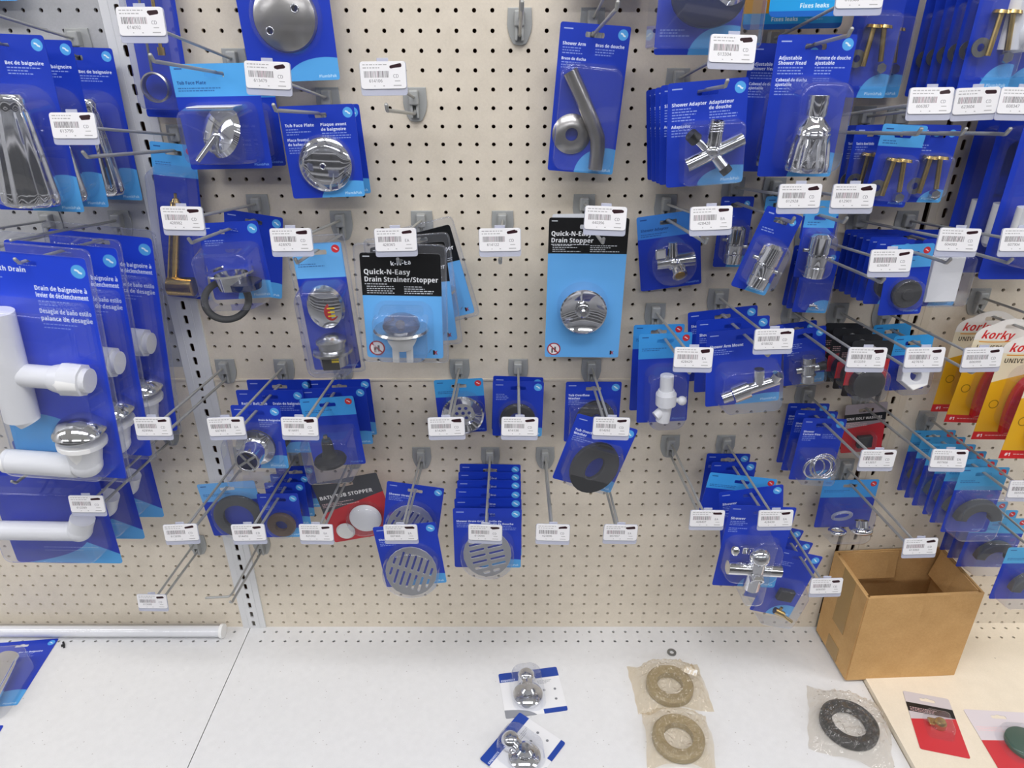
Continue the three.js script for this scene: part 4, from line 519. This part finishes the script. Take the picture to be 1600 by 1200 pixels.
// rows 27 to 32
hook([-20.5, 28], '613690', 'CD', 'left of the large dark flat gasket'); hook([-16.5, 28], '614492', 'CD', 'left of the brown washer cards'); hook([-12.5, 28], '425362', 'EA', 'over the red bath tub stopper card');
hook([-7.5, 28], '607483', 'EA', 'over the shiny slotted strainer disc'); hook([-2.5, 28], '613094', 'CD', 'over the stack of shower drain grid cards'); hook([1.5, 28], '425896', 'CD', 'left of two empty low ones in the middle'); hook([5.5, 28], '607457', 'EA', 'right of two empty low ones in the middle');
hook([10.5, 27], '428407', 'EA', 'empty, left of the hand shower mounts'); hook([14.5, 27], '428430', 'EA', 'over the hand shower mount pack'); hook([23.5, 29], '613060', 'CD', 'just above the cardboard box'); hook([18.5, 32], '606950', 'CD', 'beside the cardboard box flap');
hang(product('black_gasket_pack', 'ringFlat', headCard([], { k: 0.34, sky: '#6fb0ea', dot: 0 }), 4.0, 4.4, { c: { R: 1.75, r: 1.05, m: GREYRUB, k: 0.62, x: 0.35 } }), [-20.5, 28], 3.6, 5, 'clear pack with large dark flat gasket over the white upright', PK);
stack(product('brown_washer_pack', 'ringFlat', blueCard([], [], { n: 3, sw: 0.5 }), 2.75, 3.6, { key: 'bw', c: { R: 0.95, r: 0.42, m: BROWN } }), [-16.5, 28], [5.1, 3.6, 2.4, 1.2], 1, 'blue card with thick brown rubber washer', PK, 'brown washer packs');
hang(product('bath_stopper_pack', 'bathStopper', redCard(['BATH TUB STOPPER'], { y: 1.45, s: 0.42, top: '#4a4b50', cut: 0.3 }), 4.7, 5.2), [-12.5, 28], 3.0, 12, 'tilted red and grey bath tub stopper card with white disc', PK);
const sd = product('shower_strainer_pack', 'slotDisc', blueCard(['Shower Strainer'], [], { s: 0.22, sw: 0.4 }), 3.9, 4.8, { c: { R: 1.6, rot: 1.15 } });
hang(sd, [-7.5, 28], 8.9, 6, 'blue pack with bright slotted shower strainer disc, front one', PK, 'shower strainer packs'); hang(sd, [-7.5, 28], 3.9, -9, 'blue pack with slotted shower strainer, tilted behind the front one', PK, 'shower strainer packs');
stack(product('drain_grid_pack', 'slotDisc', blueCard(['Shower Drain Grid'], ['Grille de', 'Drain de Douche'], { s: 0.2, sw: 0.35 }), 4.4, 4.8, { c: { R: 1.55, rot: 0.25 } }), [-2.5, 28], [7.0, 5.75, 4.5, 3.3, 2.1, 0.9], -0.5, 'blue shower drain grid card with slotted disc', PK, 'shower drain grid packs');
stack(product('hose_mount_pack', 'smallValve', blueCard([], [], { n: 2 }), 3.1, 4.5, { key: 'hm' }), [14.5, 27], [2.4, 1.1], 0, 'small dark blue card behind the hand shower mounts', PK, 'small cards behind the hand shower mounts');
hang(product('shower_hose_pack', 'cylinder', headCard([], { k: 0.28, sky: '#42a2ea' }), 4.6, 4.3, { key: 'sh' }), [14.5, 27], 4.4, -7, 'card with pale blue header and red dot behind the hand shower mount', PK);
const hmnt = product('hand_shower_mount_pack', 'handMount', blueCard(['Shower'], [], { s: 0.26, sw: 0.45, n: 3, es: [] }), 4.1, 6.4, { grow: 1.2, at: -3.9 });
hang(hmnt, [14.5, 27], 6.1, 9, 'blue hand shower mount pack tilted behind the front one', PK, 'hand shower mount packs'); hang(hmnt, [14.5, 27], 8.3, -3, 'large blue pack with chrome hand shower mount in front', PK, 'hand shower mount packs');
hang(product('slip_nut_pack', 'chromeRings', headCard([], { k: 0.36, sky: '#3f9ce6' }), 4.0, 4.2, { grow: 1.25, at: -3.6 }), [23.5, 29], 1.5, 1, 'pale blue headed clear pack with chrome rings above the cardboard box', PK);
stack(product('brass_fitting_pack', 'brassFitting', blueCard([], [], { n: 3 }), 3.0, 5.6), [18.5, 32], [6.4, 4.8, 3.2], -14, 'tilted blue pack with brass fitting left of the cardboard box', PK, 'brass fitting packs');
buildTags();

// ---------------------------------------------------------------- things on the shelf
{ const t = thing('plastic_scrap', 'tiny black plastic scrap lying on the left shelf', 'scrap'); t.position.copy(W(-37.35, SHELF, 1.98)); t.rotation.y = -0.95; M('scrap', merge([box(0.75, 0.1, 0.14, 0, 0.05, 0, 0.03), box(0.2, 0.14, 0.28, 0.06, 0.07, 0.04, 0.03)]), BLACK, t); }
function lying(P, label, category, group, x, z, turn, y = SHELF, lift = 0.04) {   // a package lying on its back; (x, z) its middle, turn about the vertical
  const t = thing(P.name, label, category, group), inner = P.proto.children.map((c) => c.clone());
  for (const c of inner) { c.position.y += (P.h / 2) * I; t.add(c); }
  t.position.copy(W(x, y + lift, z)); t.rotation.order = 'YXZ'; t.rotation.y = turn * D; t.rotation.x = -Math.PI / 2; return t;
}
K.faucet = (g, w, h) => { const y = -h * 0.5; M('faucet_handle', merge([dish([[0, 1.1], [0.4, 1.08], [0.62, 0.9], [0.6, 0.7], [0.5, 0.6], [0.85, 0.5], [1.1, 0.3], [1.1, 0]], -0.4, y - 0.4, 0.05), ball(0.68, -0.3, y + 0.85, 0.65), rod([-0.35, y - 0.1, 0.6], [-0.3, y + 0.6, 0.65], 0.45, 0.5)]), CHROME, g); M('blister', bubble(2.5, 3.4, 1.5, 0.9, -0.35, y, 0.85), CLEAR, g); };
const exq = (x, w, h) => { base(x, w, h, '#e8e8e8'); x.fillStyle = '#22449c'; x.fillRect(0, 0, w, 0.85); x.fillRect(w * 0.62, h - 0.38, w * 0.38, 0.38); x.fillStyle = '#8f9196'; x.beginPath(); x.moveTo(0, h - 0.7); x.quadraticCurveTo(w * 0.4, h - 0.6, w * 0.5, h); x.lineTo(0, h); x.fill(); text(x, 'EXQUISITE', 0.1, 0.78, 0.22, '#e8ecf6', 'bold'); fine(x, w * 0.62, 1.1, w * 0.32, 3, 0.12, 'rgba(90,90,95,.5)'); for (const [a, b] of [[0.7, 0.5], [0.88, 0.5], [0.86, 0.72]]) { x.fillStyle = '#77797d'; x.beginPath(); x.arc(w * a, h * b, 0.1, 0, 7); x.fill(); } };
const faucet = product('faucet_handle_pack', 'faucet', exq, 4.6, 4.0);
const FH = 'chrome faucet handle packs';
{ lying(faucet, 'white and blue card with chrome faucet handle, the one further back on the shelf', PK, FH, 0.6, 6.5, 9); const B = lying(faucet, 'white and blue card with chrome faucet handle at the bottom edge, overlapping the other', PK, FH, -0.15, 11.4, 53, SHELF, 0.1); B.rotation.x = -Math.PI / 2 + 0.02; }
{ const t = thing('flat_washer', 'small grey metal washer lying alone on the shelf', 'washer'); t.position.copy(W(11.9, SHELF, 2.75)); M('washer', dish([[0.17, 0], [0.17, 0.07], [0.36, 0.07], [0.36, 0], [0.17, 0]]).rotateX(-Math.PI / 2), DULL, t); }
function baggedRing(label, x, z, R, r, mat, bagW, bagD, turn, tint, withLabel) {
  const t = thing('bagged_ring', label, 'bagged ring', 'rings in clear bags'); t.position.copy(W(x, SHELF, z)); t.rotation.y = turn * D;
  M('ring', lathe([[r, 0.1], [r * 1.02, 0.6], [R * 0.9, 0.75], [R, 0.55], [R, 0.12], [R * 0.95, 0.06], [r, 0.1]]), mat, t);
  const n = 64, g = new THREE.PlaneGeometry(bagW, bagD, n, n).rotateX(-Math.PI / 2), p = g.attributes.position; seed = 31 + Math.round(x * 7);
  for (let i = 0; i < p.count; i++) { const a = p.getX(i), b = p.getZ(i), d = Math.hypot(a, b), e = 1 - Math.max(Math.abs(a) / (bagW / 2), Math.abs(b) / (bagD / 2)); const puff = d < R + 0.2 ? 0.84 : 0.84 * Math.max(0, 1 - (d - R - 0.2) / 0.9); p.setY(i, 0.03 + puff + Math.min(1, e * 4) * (0.1 + 0.4 * Math.abs(noise.noise(a * 1.3 + x, b * 1.3, 3)) + 0.5 * Math.abs(noise.noise(a * 2.7, b * 2.7 + x, 9)) + 0.2 * Math.abs(noise.noise(a * 6, b * 6 + x, 5)))); p.setX(i, a + 0.12 * noise.noise(b * 1.3, x, 4)); p.setZ(i, b + 0.12 * noise.noise(a * 1.3, x, 6)); }
  g.computeVertexNormals(); M('plastic_bag', g, tint, t);
  if (withLabel) M('paper_label', plate(rrect(0.95, 0.6, 0.05), 0.015).rotateX(-Math.PI / 2).rotateY(-0.5).translate(R * 0.95, 1.12, -0.55), PAPER, t);
}
const OLIVE = std(0x9a9072, 0.6), BAG_TAN = new THREE.MeshPhysicalMaterial({ color: 0xf6efe2, transmission: 0.94, roughness: 0.06, thickness: 0 });
baggedRing('olive wax ring in a tan plastic bag, further back with paper label', 11.0, 6.2, 1.75, 0.95, OLIVE, 5.6, 4.3, 3, BAG_TAN, true);
baggedRing('olive wax ring in a tan plastic bag at the bottom edge', 10.7, 10.6, 1.8, 1.0, OLIVE, 4.6, 4.3, -4, BAG_TAN, false);
baggedRing('black rubber ring in a clear plastic bag near the beige shelf', 23.1, 9.5, 1.95, 1.15, BLACK, 5.4, 5.6, -20, BAG, false);
{ // cardboard box, open, standing across the joint of the two shelves
  const t = thing('cardboard_box', 'open brown cardboard box standing on the shelf at the right', 'box');
  const w = 8.4, h = 8.2, d = 5.0, q = 0.14, kraft = std(0xffffff, 0.8, 0, { map: paintTexture([200, 159, 103], 7) });
  t.position.copy(W(28.65, SHELF + 0.38, 2.95)); t.rotation.set(0, 2.4 * D, 1.1 * D);
  M('front_panel', flat(box(w, h, q, 0, h / 2, d / 2), 3), kraft, t); M('back_panel', flat(box(w, h, q, 0, h / 2, -d / 2), 3), kraft, t); M('side_panel', flat(box(q, h, d, -w / 2, h / 2, 0), 3), kraft, t); M('side_panel', flat(box(q, h, d, w / 2, h / 2, 0), 3), kraft, t); M('bottom_panel', flat(box(w, q, d, 0, q / 2, 0), 3), kraft, t);
  M('flap', flat(box(w * 0.55, 2.4, q, -1.6, -1.2, 0).rotateX(-0.1).translate(0, h - 0.05, -d / 2 + 0.16), 3), kraft, t); M('flap', flat(box(w * 0.94, 2.4, q, 0, -1.2, 0).rotateX(0.25).translate(0, h - 0.05, d / 2 - 0.16), 3), kraft, t);
  M('flap', flat(box(q, 2.4, d * 0.86, 0, -1.2, 0).rotateZ(-0.2).translate(w / 2 - 0.16, h - 0.05, 0), 3), kraft, t); M('flap', flat(box(q, 2.4, d * 0.86, 0, -1.2, 0).rotateZ(0.35).translate(-w / 2 + 0.16, h - 0.05, 0), 3), kraft, t);
  M('packing_tape', merge([box(0.02, 5.2, 1.7, -w / 2 - 0.085, h - 2.6, 0.1), box(0.02, 1.4, 1.7, -w / 2 - 0.085, 0.8, 0.1)]), new THREE.MeshPhysicalMaterial({ color: 0xc9a565, roughness: 0.2, transmission: 0.4, thickness: 0 }), t);
}
K.brassBit = (g, w, h) => { M('brass_fitting', merge([dish([[0, 0.6], [0.28, 0.58], [0.4, 0.4], [0.4, 0]], 0.2, -h * 0.55, 0.05), box(0.9, 0.6, 0.25, -0.05, -h * 0.52, 0.15, 0.05)]), BRASS, g); M('blister', bubble(1.7, 1.9, 0.85, 0.3, 0.1, -h * 0.58, 0.88), CLEAR, g); };
K.greenDisc = (g, w, h) => { M('green_scrubber', dish([[0, 0.4], [1.1, 0.38], [1.3, 0.25], [1.3, 0]], 0.6, -h * 0.55, 0.05), GREEN, g); M('blister', bubble(3.2, 2.8, 0.8, 0.9, 0.5, -h * 0.55, 0.88), CLEAR, g); };
lying(product('fitting_card', 'brassBit', redCard([], { top: '#c9c2c4', cut: 0.36, band: true }), 3.1, 4.9), 'red and grey blister card with small brass fitting lying on the beige shelf', PK, undefined, 29.2, 9.5, -14, SHELF + 0.42);
lying(product('scrubber_card', 'greenDisc', redCard([], { top: '#d8d0d4', cut: 0.45 }), 4.4, 5.0), 'red and pale card with round green disc at the bottom right corner', PK, undefined, 33.9, 11.0, -4, SHELF + 0.42);
{ const t = thing('clear_tube', 'long clear plastic tube with white cap lying along the back of the left shelf', 'tube'); t.position.copy(W(-24.6, SHELF + 0.56, 1.0)); M('tube_wall', rod([0, 0, 0], [-26, 0, 0], 0.55, 0.55, 28, true), CLEAR, t); M('inner_tube', rod([-0.3, -0.04, 0], [-25.8, -0.04, 0], 0.44, 0.44, 28), WHITE, t); M('end_cap', rod([0, 0, 0], [-0.25, 0, 0], 0.58, 0.58, 24), WHITE, t); }
const sp2 = product('spout_clamshell', 'spout', blueCard([], ['Bec de baignoire'], { y: 1.3, n: 0, sw: 0.5 }), 5.2, 6.4, { key: 'sp2' });
lying(sp2, 'blue tub spout pack lying on the left shelf, further back', PK, 'spout packs on the shelf', -40.4, 4.75, 6); lying(sp2, 'blue tub spout pack lying on the left shelf, cut by the left edge', PK, 'spout packs on the shelf', -39.6, 12.8, 6);

renderer.render(scene, camera);
